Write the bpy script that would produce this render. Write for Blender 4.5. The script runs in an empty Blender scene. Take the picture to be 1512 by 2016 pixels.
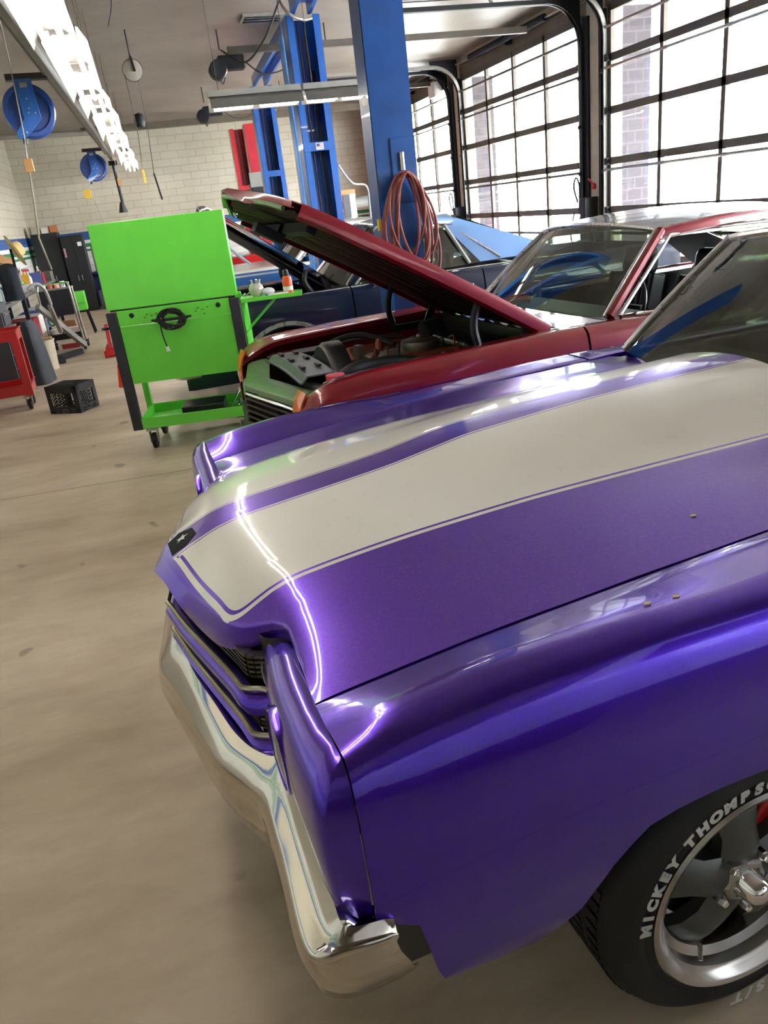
import bpy, bmesh, math, random
import numpy as np
from mathutils import Vector, Matrix
random.seed(7)
SC = bpy.context.scene; COL = SC.collection
PI = math.pi
def lin(h):
    h = h.lstrip('#'); c = [int(h[i:i+2], 16)/255 for i in (0, 2, 4)]
    return tuple(x/12.92 if x <= .04045 else ((x+.055)/1.055)**2.4 for x in c) + (1,)
# ---------------------------------------------------------------- materials
class NT:
    def __init__(s, name):
        s.m = bpy.data.materials.new(name); s.m.use_nodes = True
        s.t = s.m.node_tree; s.n = s.t.nodes; s.l = s.t.links
        s.b = s.n['Principled BSDF']; s.out = s.n['Material Output']
    def add(s, typ, **k):
        n = s.n.new(typ)
        for a, v in k.items(): setattr(n, a, v)
        return n
    def set(s, **k):
        for a, v in k.items():
            s.b.inputs[a.replace('_', ' ')].default_value = v
    def link(s, a, b): s.l.new(a, b)
    def math(s, op, a, b=None, c=None):
        n = s.add('ShaderNodeMath', operation=op)
        for i, v in enumerate((a, b, c)):
            if v is None: continue
            if isinstance(v, (int, float)): n.inputs[i].default_value = v
            else: s.link(v, n.inputs[i])
        return n.outputs[0]
    def mix(s, f, a, b):
        n = s.add('ShaderNodeMix', data_type='RGBA')
        for i, v in ((0, f), (6, a), (7, b)):
            if isinstance(v, (int, float, tuple)): n.inputs[i].default_value = v
            else: s.link(v, n.inputs[i])
        return n.outputs[2]
    def coord(s, kind='Object'):
        return s.add('ShaderNodeTexCoord').outputs[kind]
    def noise(s, vec, scale, detail=3, rough=.55):
        n = s.add('ShaderNodeTexNoise'); n.inputs['Scale'].default_value = scale
        n.inputs['Detail'].default_value = detail; n.inputs['Roughness'].default_value = rough
        s.link(vec, n.inputs['Vector']); return n.outputs['Fac']
    def ramp(s, f, stops, interp='LINEAR'):
        n = s.add('ShaderNodeValToRGB'); r = n.color_ramp; r.interpolation = interp
        while len(r.elements) < len(stops): r.elements.new(.5)
        for e, (p, c) in zip(r.elements, stops):
            e.position = p; e.color = c if isinstance(c, tuple) else (c, c, c, 1)
        s.link(f, n.inputs[0]); return n.outputs[0]
    def bump(s, h, strength=.3, dist=.01):
        n = s.add('ShaderNodeBump'); n.inputs['Strength'].default_value = strength
        n.inputs['Distance'].default_value = dist; s.link(h, n.inputs['Height'])
        s.link(n.outputs[0], s.b.inputs['Normal'])
_mc = {}
def mat(name, color, rough=.5, metal=0., coat=0., var=.08, vs=6., bump=0., bs=60., spec=None, emit=None, es=1.):
    """procedural plain material: colour with a gentle noise variation"""
    if name in _mc: return _mc[name]
    t = NT(name); c = lin(color) if isinstance(color, str) else color
    o = t.coord()
    if var:
        f = t.noise(o, vs, 4)
        d = tuple(x*(1-var*1.6) for x in c[:3])+(1,); e = tuple(min(1, x*(1+var*1.2)) for x in c[:3])+(1,)
        t.link(t.ramp(f, [(.3, d), (.7, e)]), t.b.inputs['Base Color'])
        r = t.noise(o, vs*2.3, 3)
        t.link(t.math('ADD', t.math('MULTIPLY', r, rough*.3), rough*.85), t.b.inputs['Roughness'])
    else:
        t.b.inputs['Base Color'].default_value = c; t.b.inputs['Roughness'].default_value = rough
    t.b.inputs['Metallic'].default_value = metal
    t.b.inputs['Coat Weight'].default_value = coat; t.b.inputs['Coat Roughness'].default_value = .03
    if spec is not None: t.b.inputs['Specular IOR Level'].default_value = spec
    if bump: t.bump(t.noise(o, bs, 3), bump, .004)
    if emit:
        t.b.inputs['Emission Color'].default_value = lin(emit); t.b.inputs['Emission Strength'].default_value = es
    _mc[name] = t.m; return t.m
def updust(t, col, o, amount, dc='#a07ab8'):
    """fine dust settled on the upward facing parts of the paint"""
    g = t.add('ShaderNodeNewGeometry'); s = t.add('ShaderNodeSeparateXYZ'); t.link(g.outputs['Normal'], s.inputs[0])
    up = t.math('POWER', t.math('MAXIMUM', s.outputs[2], 0.), 3.)
    n = t.ramp(t.noise(o, 140, 3, .65), [(.3, .55), (.7, 1.)])
    return t.mix(t.math('MULTIPLY', t.math('MULTIPLY', up, n), amount), col, lin(dc)), up
def paint(name, color, metal=.0, flake=.0, dust=.0, rough=.32):
    t = NT(name); c = lin(color); o = t.coord()
    f = t.noise(o, 3., 2); col = t.ramp(f, [(.3, tuple(x*.92 for x in c[:3])+(1,)), (.7, tuple(min(1, x*1.06) for x in c[:3])+(1,))])
    if flake:
        v = t.add('ShaderNodeTexVoronoi'); v.inputs['Scale'].default_value = 420; t.link(o, v.inputs['Vector'])
        k = t.ramp(v.outputs['Color'], [(0, 0.), (1, 1.)])
        col = t.mix(t.math('MULTIPLY', k, flake), col, tuple(min(1, x*2.2+.01) for x in c[:3])+(1,))
    if dust and name.startswith('purple'): col, up = updust(t, col, o, .30)
    if dust:
        n1 = t.noise(o, 110, 2, .6); n2 = t.noise(o, 5, 3)
        sp = t.ramp(n1, [(.60, 0.), (.74, 1.)]); w = t.ramp(n2, [(.35, .15), (.7, 1.)])
        col = t.mix(t.math('MULTIPLY', t.math('MULTIPLY', sp, w), dust), col, lin('#8d7ba8'))
        t.link(t.math('ADD', t.math('MULTIPLY', n2, .05), .015), t.b.inputs['Coat Roughness'])
    else: t.b.inputs['Coat Roughness'].default_value = .02
    t.link(col, t.b.inputs['Base Color'])
    t.set(Metallic=metal, Roughness=rough, Coat_Weight=1.)
    _mc[name] = t.m; return t.m
# ---------------------------------------------------------------- mesh builder
def frame(d):
    d = Vector(d).normalized(); up = Vector((0, 0, 1)) if abs(d.z) < .95 else Vector((1, 0, 0))
    x = d.cross(up).normalized(); return x, x.cross(d).normalized()
class MB:
    def __init__(s): s.v = []; s.f = []; s.fm = []; s.cur = 0
    def addv(s, p): s.v.append(tuple(p)); return len(s.v)-1
    def face(s, ids): s.f.append(tuple(ids)); s.fm.append(s.cur)
    def box(s, c, d, rz=0., ry=0., rx=0.):
        M = Matrix.Rotation(rz, 3, 'Z') @ Matrix.Rotation(ry, 3, 'Y') @ Matrix.Rotation(rx, 3, 'X')
        i = [s.addv(Vector(c)+M @ Vector((x*d[0]/2, y*d[1]/2, z*d[2]/2))) for z in (-1, 1) for y in (-1, 1) for x in (-1, 1)]
        for q in ((0, 2, 3, 1), (4, 5, 7, 6), (0, 1, 5, 4), (2, 6, 7, 3), (0, 4, 6, 2), (1, 3, 7, 5)): s.face([i[k] for k in q])
        return s
    def bar(s, a, b, w, h=None):
        h = h or w; a = Vector(a); b = Vector(b); x, y = frame(b-a)
        i = [s.addv(p+x*(sx*w/2)+y*(sy*h/2)) for p in (a, b) for sx, sy in ((-1, -1), (1, -1), (1, 1), (-1, 1))]
        for q in ((3, 2, 1, 0), (4, 5, 6, 7), (0, 1, 5, 4), (1, 2, 6, 5), (2, 3, 7, 6), (3, 0, 4, 7)): s.face([i[k] for k in q])
        return s
    def tube(s, pts, r, n=10, cap=True, closed=False):
        pts = [Vector(p) for p in pts]; R = r if isinstance(r, (list, tuple)) else [r]*len(pts)
        rings = []; m = len(pts); px = None
        for k, p in enumerate(pts):
            if closed: d = pts[(k+1) % m]-pts[k-1]
            else: d = pts[min(k+1, m-1)]-pts[max(k-1, 0)]
            d.normalize()
            if px is None: x, y = frame(d)
            else:
                x = (px-d*px.dot(d)); x = x.normalized() if x.length > 1e-6 else frame(d)[0]; y = x.cross(d).normalized()
            px = x
            rings.append([s.addv(p+(x*math.cos(2*PI*j/n)+y*math.sin(2*PI*j/n))*R[k]) for j in range(n)])
        for k in range(m-1 if not closed else m):
            a, b = rings[k], rings[(k+1) % m]
            for j in range(n): s.face((a[j], a[(j+1) % n], b[(j+1) % n], b[j]))
        if cap and not closed: s.face(rings[0][::-1]); s.face(rings[-1])
        return s
    def cyl(s, a, b, r, n=20, r2=None): return s.tube([a, b], [r, r if r2 is None else r2], n)
    def lathe(s, prof, o=(0, 0, 0), ax=(0, 0, 1), n=32, closed=False):
        """prof: list of (radius, height along ax)"""
        o = Vector(o); ax = Vector(ax).normalized(); x, y = frame(ax); rings = []
        for r, h in prof:
            if r < 1e-5: rings.append([s.addv(o+ax*h)])
            else: rings.append([s.addv(o+ax*h+(x*math.cos(2*PI*j/n)+y*math.sin(2*PI*j/n))*r) for j in range(n)])
        pairs = list(zip(rings, rings[1:]))+([(rings[-1], rings[0])] if closed else [])
        for a, b in pairs:
            for j in range(n):
                k = (j+1) % n
                if len(a) == 1 and len(b) == 1: continue
                if len(a) == 1: s.face((a[0], b[k], b[j]))
                elif len(b) == 1: s.face((a[j], a[k], b[0]))
                else: s.face((a[j], a[k], b[k], b[j]))
        return s
    def grid(s, rows, flip=False, closed=False):
        idx = [[s.addv(p) for p in r] for r in rows]; w = len(rows[0])
        for i in range(len(rows)-1):
            for j in range(w if closed else w-1):
                k = (j+1) % w
                q = (idx[i][j], idx[i][k], idx[i+1][k], idx[i+1][j])
                s.face(q[::-1] if flip else q)
        return s
    def poly(s, pts, ext=None):
        a = [s.addv(p) for p in pts]
        if ext is None: s.face(a); return s
        e = Vector(ext); b = [s.addv(Vector(p)+e) for p in pts]; n = len(a)
        s.face(a[::-1]); s.face(b)
        for j in range(n): s.face((a[j], a[(j+1) % n], b[(j+1) % n], b[j]))
        return s
    def sphere(s, c, r, sc=(1, 1, 1), n=16):
        c = Vector(c); rings = []
        for i in range(n//2+1):
            th = PI*i/(n//2)
            if i in (0, n//2): rings.append([s.addv(c+Vector((0, 0, r*sc[2]*math.cos(th))))]); continue
            rings.append([s.addv(c+Vector((r*sc[0]*math.sin(th)*math.cos(2*PI*j/n), r*sc[1]*math.sin(th)*math.sin(2*PI*j/n), r*sc[2]*math.cos(th)))) for j in range(n)])
        for a, b in zip(rings, rings[1:]):
            for j in range(n):
                k = (j+1) % n
                if len(a) == 1: s.face((a[0], b[j], b[k]))
                elif len(b) == 1: s.face((a[j], b[0], a[k]))
                else: s.face((a[j], b[j], b[k], a[k]))
        return s
    def build(s, name, m, parent=None, sharp=35, bevel=0., solid=0., soff=-1., sub=0, weld=False):
        me = bpy.data.meshes.new(name); me.from_pydata(s.v, [], s.f)
        for mm in (m if isinstance(m, (list, tuple)) else [m]): me.materials.append(mm)
        if isinstance(m, (list, tuple)): me.polygons.foreach_set('material_index', s.fm)
        bm = bmesh.new(); bm.from_mesh(me)
        if weld: bmesh.ops.remove_doubles(bm, verts=bm.verts, dist=1e-5)
        bmesh.ops.recalc_face_normals(bm, faces=bm.faces)
        bm.to_mesh(me); bm.free()
        me.polygons.foreach_set('use_smooth', [True]*len(me.polygons)); me.set_sharp_from_angle(angle=math.radians(sharp))
        me.update()
        o = bpy.data.objects.new(name, me); COL.objects.link(o)
        if parent: o.parent = parent
        if solid:
            d = o.modifiers.new('s', 'SOLIDIFY'); d.thickness = solid; d.offset = soff
            if not sub: e = o.modifiers.new('e', 'EDGE_SPLIT'); e.split_angle = math.radians(max(50, sharp))
        if bevel:
            d = o.modifiers.new('b', 'BEVEL'); d.width = bevel; d.segments = 2; d.limit_method = 'ANGLE'; d.angle_limit = math.radians(40); d.harden_normals = True
        if sub:
            d = o.modifiers.new('u', 'SUBSURF'); d.levels = sub; d.render_levels = sub
        return o
def tag(o, label=None, cat=None, group=None, kind=None):
    if label: o['label'] = label
    if cat: o['category'] = cat
    if group: o['group'] = group
    if kind: o['kind'] = kind
    return o
def thing(name, label, cat, loc=(0, 0, 0), rz=0., group=None):
    o = bpy.data.objects.new(name, None); COL.objects.link(o); o.location = loc; o.rotation_euler = (0, 0, rz)
    o.empty_display_size = .1
    return tag(o, label, cat, group)
def struct(o): o['kind'] = 'structure'; return o
def copy_tree(o, loc=None, label=None, parent=None):
    c = o.copy(); COL.objects.link(c)
    if parent: c.parent = parent
    if loc is not None: c.location = loc
    if label: c['label'] = label
    for ch in [x for x in bpy.data.objects if x.parent == o]: copy_tree(ch, parent=c)
    return c
def pchip(xs, ys):
    """smooth monotone interpolation"""
    xs = list(xs); ys = list(ys); n = len(xs); h = [xs[i+1]-xs[i] for i in range(n-1)]; d = [(ys[i+1]-ys[i])/h[i] for i in range(n-1)]
    m = [d[0]]+[0 if d[i-1]*d[i] <= 0 else 2*d[i-1]*d[i]/(d[i-1]+d[i]) for i in range(1, n-1)]+[d[-1]]
    def f(x):
        if x <= xs[0]: return ys[0]
        if x >= xs[-1]: return ys[-1]
        i = 0
        while xs[i+1] < x: i += 1
        t = (x-xs[i])/h[i]; t2 = t*t; t3 = t2*t
        return (2*t3-3*t2+1)*ys[i]+(t3-2*t2+t)*h[i]*m[i]+(-2*t3+3*t2)*ys[i+1]+(t3-t2)*h[i]*m[i+1]
    return f
def li(xs, ys): return lambda x: float(np.interp(x, xs, ys))
def lerp(a, b, t): return a+(b-a)*t
def spline(pts, k=8, closed=False):
    P = [Vector(p) for p in pts]; out = []; n = len(P)
    for i in range(n if closed else n-1):
        p0, p1, p2, p3 = (P[(i+j-1) % n] if closed else P[max(0, min(n-1, i+j-1))] for j in range(4))
        for q in range(k):
            t = q/k
            out.append(.5*((2*p1)+(p2-p0)*t+(2*p0-5*p1+4*p2-p3)*t*t+(3*p1-p0-3*p2+p3)*t**3))
    if not closed: out.append(P[-1])
    return out
# ================================================================ camera, sky
cam = bpy.data.cameras.new('camera'); co = bpy.data.objects.new('camera', cam); COL.objects.link(co); SC.camera = co
cam.sensor_fit = 'VERTICAL'; cam.sensor_height = 36; cam.lens = 36*1500/2016; cam.clip_start = .02; cam.clip_end = 300
R = ((.952827, -.205380, .223471), (-.282593, -.331697, .900065), (-.110730, -.920758, -.374089))
M = Matrix([[R[0][0], -R[0][1], -R[0][2], 0], [R[1][0], -R[1][1], -R[1][2], 0], [R[2][0], -R[2][1], -R[2][2], 1.6], [0, 0, 0, 1]])
co.matrix_world = M
w = bpy.data.worlds.new('world'); SC.world = w; w.use_nodes = True
bg = w.node_tree.nodes['Background']; bg.inputs[0].default_value = (.86, .93, 1, 1); bg.inputs[1].default_value = 20.0
SC.view_settings.view_transform = 'Standard'; SC.view_settings.look = 'None'; SC.view_settings.gamma = 1
SC.view_settings.use_curve_mapping = False; SC.view_settings.exposure = 1.55
# ================================================================ room materials
def wall_mat(navy=True):
    t = NT('painted block wall'); g = t.add('ShaderNodeNewGeometry'); s = t.add('ShaderNodeSeparateXYZ'); t.link(g.outputs['Position'], s.inputs[0])
    cb = t.add('ShaderNodeCombineXYZ'); t.link(t.math('ADD', s.outputs[0], s.outputs[1]), cb.inputs[0]); t.link(s.outputs[2], cb.inputs[1])
    br = t.add('ShaderNodeTexBrick'); t.link(cb.outputs[0], br.inputs['Vector'])
    for k, v in (('Scale', 1.), ('Mortar Size', .009), ('Mortar Smooth', .3), ('Brick Width', .42), ('Row Height', .165), ('Bias', 0.)): br.inputs[k].default_value = v
    br.inputs['Color1'].default_value = (1, 1, 1, 1); br.inputs['Color2'].default_value = (.93, .93, .93, 1); br.inputs['Mortar'].default_value = (.74, .72, .68, 1)
    z = t.math('DIVIDE', s.outputs[2], 4.); W = lin('#c2bbaa'); B = lin('#27508f'); G = lin('#1e7f4c'); N = lin('#101c48'); W2 = lin('#d8d9d4')
    c = t.ramp(z, [(0, N if navy else lin('#a59e90')), (.20, W2), (.325, G), (.338, W2), (.349, G), (.371, W2), (.388, B), (.434, W)], 'CONSTANT')
    n = t.noise(g.outputs['Position'], 1.3, 5); d = t.ramp(n, [(.3, (.86, .84, .8, 1)), (.65, (1, 1, 1, 1))])
    mx = t.add('ShaderNodeMix', data_type='RGBA', blend_type='MULTIPLY'); mx.inputs[0].default_value = 1; t.link(c, mx.inputs[6]); t.link(br.outputs['Color'], mx.inputs[7])
    m2 = t.add('ShaderNodeMix', data_type='RGBA', blend_type='MULTIPLY'); m2.inputs[0].default_value = 1; t.link(mx.outputs[2], m2.inputs[6]); t.link(d, m2.inputs[7])
    t.link(m2.outputs[2], t.b.inputs['Base Color']); t.set(Roughness=.55); t.bump(t.math('SUBTRACT', 1., br.outputs['Fac']), .5, .006)
    return t.m
def floor_mat():
    t = NT('stained concrete'); g = t.add('ShaderNodeNewGeometry'); p = g.outputs['Position']; s = t.add('ShaderNodeSeparateXYZ'); t.link(p, s.inputs[0])
    mp = t.add('ShaderNodeMapping'); mp.inputs['Scale'].default_value = (.55, 1.3, 1); mp.inputs['Rotation'].default_value = (0, 0, .25); t.link(p, mp.inputs[0])
    c = t.ramp(t.noise(mp.outputs[0], 1.6, 8, .62), [(.30, lin('#a08f7a')), (.5, lin('#bdac95')), (.70, lin('#d0c0aa'))])
    f2 = t.ramp(t.noise(mp.outputs[0], 9, 5, .7), [(.42, 0.), (.75, .35)]); c = t.mix(f2, c, lin('#9c8b75'))
    st = t.ramp(t.noise(p, 4.2, 2, .4), [(.70, 0.), (.72, .5)]); c = t.mix(st, c, lin('#5d5449'))
    v = t.add('ShaderNodeTexVoronoi'); v.inputs['Scale'].default_value = 2.3; t.link(p, v.inputs['Vector'])
    sp = t.ramp(v.outputs['Distance'], [(.025, .5), (.04, 0.)]); c = t.mix(sp, c, lin('#5a5148'))
    def joint(axis, at, slope=0.):
        a = t.math('SUBTRACT', s.outputs[axis], at)
        if slope: a = t.math('SUBTRACT', a, t.math('MULTIPLY', s.outputs[1-axis], slope))
        return t.math('LESS_THAN', t.math('ABSOLUTE', a), .006)
    j = joint(1, 5.38, -.1)
    for a in ((1, .2), (1, 10.6), (1, 15.8), (0, 4.9)): j = t.math('MAXIMUM', j, joint(*a))
    c = t.mix(t.math('MULTIPLY', j, .75), c, lin('#3a332c')); t.link(c, t.b.inputs['Base Color'])
    t.link(t.math('ADD', t.math('MULTIPLY', t.noise(mp.outputs[0], 3, 4), .3), .3), t.b.inputs['Roughness'])
    t.set(Specular_IOR_Level=.4); t.bump(t.noise(p, 70, 4), .12, .003); return t.m
def ceil_mat():
    t = NT('aged ceiling plaster'); g = t.add('ShaderNodeNewGeometry'); p = g.outputs['Position']
    c = t.ramp(t.noise(p, .7, 6, .6), [(.3, lin('#71675d')), (.7, lin('#8b8075'))]); f = t.ramp(t.noise(p, 3.5, 4, .6), [(.5, 0.), (.8, .4)])
    t.link(t.mix(f, c, lin('#6e6258')), t.b.inputs['Base Color']); t.set(Roughness=.45); t.bump(t.noise(p, 9, 4), .2, .01); return t.m
def glass(name, tint='#cfe0dc', k=.8, rough=.0, f0=.045):
    t = NT(name); t.n.remove(t.b); tr = t.add('ShaderNodeBsdfTransparent'); tr.inputs[0].default_value = tuple(x*k for x in lin(tint)[:3])+(1,)
    gl = t.add('ShaderNodeBsdfGlossy'); gl.inputs['Roughness'].default_value = rough
    lw = t.add('ShaderNodeLayerWeight'); lw.inputs[0].default_value = .5
    f = t.math('ADD', t.math('MULTIPLY', t.math('POWER', lw.outputs['Facing'], 4.5), .85), f0)
    ns = t.noise(t.coord(), 2, 2); mx = t.add('ShaderNodeMixShader')
    t.link(t.math('ADD', f, t.math('MULTIPLY', ns, .02)), mx.inputs[0]); t.link(tr.outputs[0], mx.inputs[1]); t.link(gl.outputs[0], mx.inputs[2]); t.link(mx.outputs[0], t.out.inputs[0])
    return t.m
M_wall, M_wall2, M_floor, M_ceil = wall_mat(), wall_mat(False), floor_mat(), ceil_mat()
M_pane = glass('door glass', '#ffffff', .95)
M_frame = mat('weathered door aluminium', '#5b534a', .5, .3)
M_dark = mat('dark greasy steel', '#26262a', .5, .5)
M_blk = mat('black plastic', '#141417', .4)
M_rub = mat('black rubber', '#101113', .6, bump=.15)
M_chrome = mat('chrome', '#e8e8e8', .06, 1., var=.02)
M_steel = mat('brushed steel', '#b4b2ae', .3, 1.)
M_grey = mat('grey painted steel', '#8f8c86', .5, .2)
M_cream = mat('cream painted trim', '#b9ab92', .6)
M_white = mat('white plastic', '#e6e3dd', .5)
M_blue = mat('blue lift enamel', '#1a56a4', .35, 0, .5, var=.12)
M_blue2 = mat('bright blue lift enamel', '#2a86dc', .35, 0, .5)
M_red = mat('red enamel', '#b3121f', .35, 0, .5)
M_green = mat('lime green enamel', '#6ada43', .35, 0, .4, var=.03)
M_cord = mat('dark cord', '#3a3532', .6)
M_yel = mat('yellow plastic', '#d9b23c', .5)
M_orange = mat('orange plastic', '#e05a26', .4)
M_wood = mat('light wood', '#b98a58', .6)
M_card = mat('brown card', '#a07850', .8)
# ================================================================ room shell
XL, XR, YB, YF, ZC = -2.62, 6.0, -4.2, 20.7, 3.85
struct(MB().box(((XL+XR)/2, (YB+YF)/2, -.05), (XR-XL+.6, YF-YB+.4, .1)).build('floor', M_floor))
struct(MB().box(((XL+XR)/2, (YB+YF)/2, ZC+.06), (XR-XL+.6, YF-YB+.4, .12)).build('ceiling', M_ceil))
struct(MB().box(((XL+XR)/2, YF+.1, ZC/2), (XR-XL+.6, .2, ZC)).build('wall_far', M_wall))
struct(MB().box(((XL+XR)/2, YB-.1, ZC/2), (XR-XL+.6, .2, ZC)).build('wall_back', M_wall2))
struct(MB().box((XL-.1, (YB+YF)/2, ZC/2), (.2, YF-YB, ZC)).build('wall_left', M_wall2))
DOORS = [(.52, 4.72), (5.34, 9.62), (10.27, 14.43), (15.05, 19.2)]
DTOP = 3.52
b = MB(); ed = [YB]+[y for d in DOORS for y in d]+[YF]
for a, c in zip(ed[0::2], ed[1::2]): b.box((XR+.06, (a+c)/2, DTOP/2), (.12, c-a, DTOP))
b.box((XR+.06, (YB+YF)/2, (DTOP+ZC)/2), (.12, YF-YB, ZC-DTOP))
struct(b.build('wall_right', mat('cream door wall paint', '#a59880', .6)))
SEC = .59
for k, (y0, y1) in enumerate(DOORS):
    d = struct(thing('door_%d' % (k+1), None, None, (XR-.03, (y0+y1)/2, 0))); W = y1-y0; pn = 4; fr = MB()
    for i in range(1, 6): fr.box((0, 0, i*SEC), (.05, W, .085))
    fr.box((0, 0, .06), (.05, W, .1)); fr.box((0, 0, DTOP-.03), (.05, W, .09)); fr.box((0, 0, .885), (.045, W, .035))
    for j in range(pn+1): fr.box((0, (-.5+j/pn)*W*.992, DTOP/2), (.05, .065, DTOP))
    fr.build('door_frame', M_frame, d)
    st = MB()
    for z in (SEC*5-.11, SEC*3-.1, DTOP-.24): st.cyl((-.06, -W/2, z), (-.06, W/2, z), .017, 8)
    st.build('strut', M_steel if k != 2 else M_frame, d)
    for j in range(1, 6):
        MB().box((-.05, -W/2+.02, j*SEC), (.06, .05, .08)).build('hinge', M_dark, d)
        MB().box((-.05, W/2-.02, j*SEC), (.06, .05, .08)).build('hinge', M_dark, d)
    pb = MB().box((.012, 0, DTOP/2), (.004, W, DTOP)); pb.build('glass_pane', M_pane, d)
    # light portal over the doorway
    L = bpy.data.lights.new('daylight_portal', 'AREA'); L.shape = 'RECTANGLE'; L.size = DTOP; L.size_y = W; L.cycles.is_portal = True
    lo = bpy.data.objects.new('daylight_portal', L); COL.objects.link(lo); lo.location = (XR+.13, (y0+y1)/2, DTOP/2); lo.rotation_euler = (0, PI/2, 0)
# header trims over the doors
struct(MB().box((XR-.015, (YB+YF)/2, 3.60), (.03, YF-YB, .16)).build('trim_1', mat('brown header board', '#6d5f4e', .6)))
struct(MB().box((XR-.01, (YB+YF)/2, 3.71), (.02, YF-YB, .012)).build('trim_2', M_frame))
# curved door tracks in the jambs
tl = ['left hand track of the door nearest the camera', 'right hand track of the near door', 'dark curved steel track at the near side of the middle garage door', 'dark curved steel track at the far side of the middle garage door']
def track(y, side, label):
    t = thing('door_track', label, 'door track', (0, y, 0), 0, 'garage door tracks')
    p = [(XR-.09, 0, .02), (XR-.09, 0, 3.1)]; r = .5
    arc = [(XR-.09-r+r*math.cos(a), 0, 3.2+r*math.sin(a)) for a in np.linspace(0, PI/2, 9)]
    pts = p+arc+[(3.3, 0, 3.7)]
    for dy in (-.035, .035):
        m = MB(); rows = []
        for i, q in enumerate(pts):
            rows.append([(q[0], dy-.012, q[2]), (q[0], dy+.012, q[2])])
        for a, c in zip(pts, pts[1:]): m.bar((a[0], dy, a[2]), (c[0], dy, c[2]), .02, .05)
        m.build('rail', M_dark if dy*side < 0 else M_grey, t)
    m = MB().box((XR-.05, -.09*side, 1.75), (.06, .1, 3.5)); m.build('jamb_angle', M_dark, t)
    m = MB().poly([(XR-.1, 0, 3.15), (XR-.1, 0, 3.8), (XR-.62, 0, 3.8), (XR-.6, 0, 3.72), (XR-.33, 0, 3.6), (XR-.14, 0, 3.35)], (0, .006, 0)); m.build('gusset_plate', M_dark, t)
    for z in np.arange(.5, 3.4, .58): MB().cyl((XR-.1, -.02, z), (XR-.1, .05, z), .03, 10).build('roller', M_dark, t)
    for x in (3.5, 4.7): MB().bar((x, 0, 3.7), (x-.1, 0, ZC), .03).build('hanger_strap', M_grey, t)
    return t
names = ['beside the near end of the first door', 'at the far side of the nearest door in view', 'at the near side of the middle door', 'at the far side of the middle door', 'at the near side of the farthest door', 'at the far side of the farthest door']
ys = [(5.30, 1), (9.68, -1), (10.22, 1), (14.49, -1), (15.0, 1), (19.26, -1)]
for (y, s_), n in zip(ys, names): track(y, s_, 'greasy curved steel garage door track '+n)
# torsion springs with black sleeves over the two far doors
for y, n in ((12.4, 'middle'), (17.1, 'farthest')):
    t = thing('torsion_spring', 'long black torsion spring above the %s garage door' % n, 'spring', (XR-.16, y, 3.7), 0, 'door springs')
    MB().cyl((0, -2, 0), (0, 2, 0), .016, 10).build('shaft', M_steel, t)
    pr = []
    for i in range(121):
        pr.append((.052 if i % 2 else .042, -1.35+2.7*i/120))
    MB().lathe([(0.0, -1.35)]+pr+[(0., 1.35)], (0, 0, 0), (0, 1, 0), 12).build('coil', M_dark, t)
    MB().box((.06, 0, .02), (.12, .1, .2)).build('centre_bracket', M_dark, t)
# ceiling beam across the far end and round pipe
tag(MB().box((2.6, 19.2, 3.71), (8.0-1.1, .12, .13)).build('ceiling_beam', mat('taupe beam', '#5d5346', .6)), 'taupe box beam crossing under the ceiling before the far wall', 'beam')
tag(MB().tube([(-2.6, 19.1, 3.73), (-.6, 19.1, 3.66), (.0, 19.1, 3.66)], .05, 12).build('pipe', M_grey), 'grey round pipe continuing the ceiling beam to the left wall', 'pipe')
# ================================================================ outside
gm = mat('sunlit concrete yard', '#dcdad2', .8)
struct(MB().box((XR+18.2, 8, -.08), (36, 90, .1)).build('yard_ground', gm))
bm_ = NT('darkened outside brick'); br = bm_.add('ShaderNodeTexBrick'); bm_.link(bm_.coord(), br.inputs['Vector'])
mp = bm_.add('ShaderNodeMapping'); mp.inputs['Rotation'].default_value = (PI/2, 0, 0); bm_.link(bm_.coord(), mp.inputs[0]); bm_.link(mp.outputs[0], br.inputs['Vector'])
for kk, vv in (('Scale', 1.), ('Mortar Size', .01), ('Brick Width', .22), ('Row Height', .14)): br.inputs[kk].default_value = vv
br.inputs['Color1'].default_value = lin('#3a3337'); br.inputs['Color2'].default_value = lin('#352e33'); br.inputs['Mortar'].default_value = lin('#4a4247')  # brick colour set dark to offset the overexposing daylight
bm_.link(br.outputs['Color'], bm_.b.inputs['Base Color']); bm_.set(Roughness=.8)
for k, (a, c) in enumerate([(4.74, 5.32), (9.64, 10.25), (14.45, 15.03)]):
    p = thing('brick_pier', 'brick pier outside beyond the glass, %s' % ['just off the right of the view', 'left of the nearest door in view', 'left of the middle door'][k], 'pier', (XR+.125, (a+c)/2, 0), 0, 'outside brick piers')
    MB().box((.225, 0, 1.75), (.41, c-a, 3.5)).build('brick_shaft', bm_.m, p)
    MB().box((.01, 0, 1.75), (.02, c-a+.02, 3.5)).build('white_edge', mat('white masonry paint', '#ecebe6', .7), p)
tag(MB().box((XR+1.65, 9, 3.70), (2.9, 26, .12)).build('canopy', mat('canopy soffit', '#3f4249', .7)), 'pale canopy running along outside above the garage doors', 'canopy')
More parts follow.
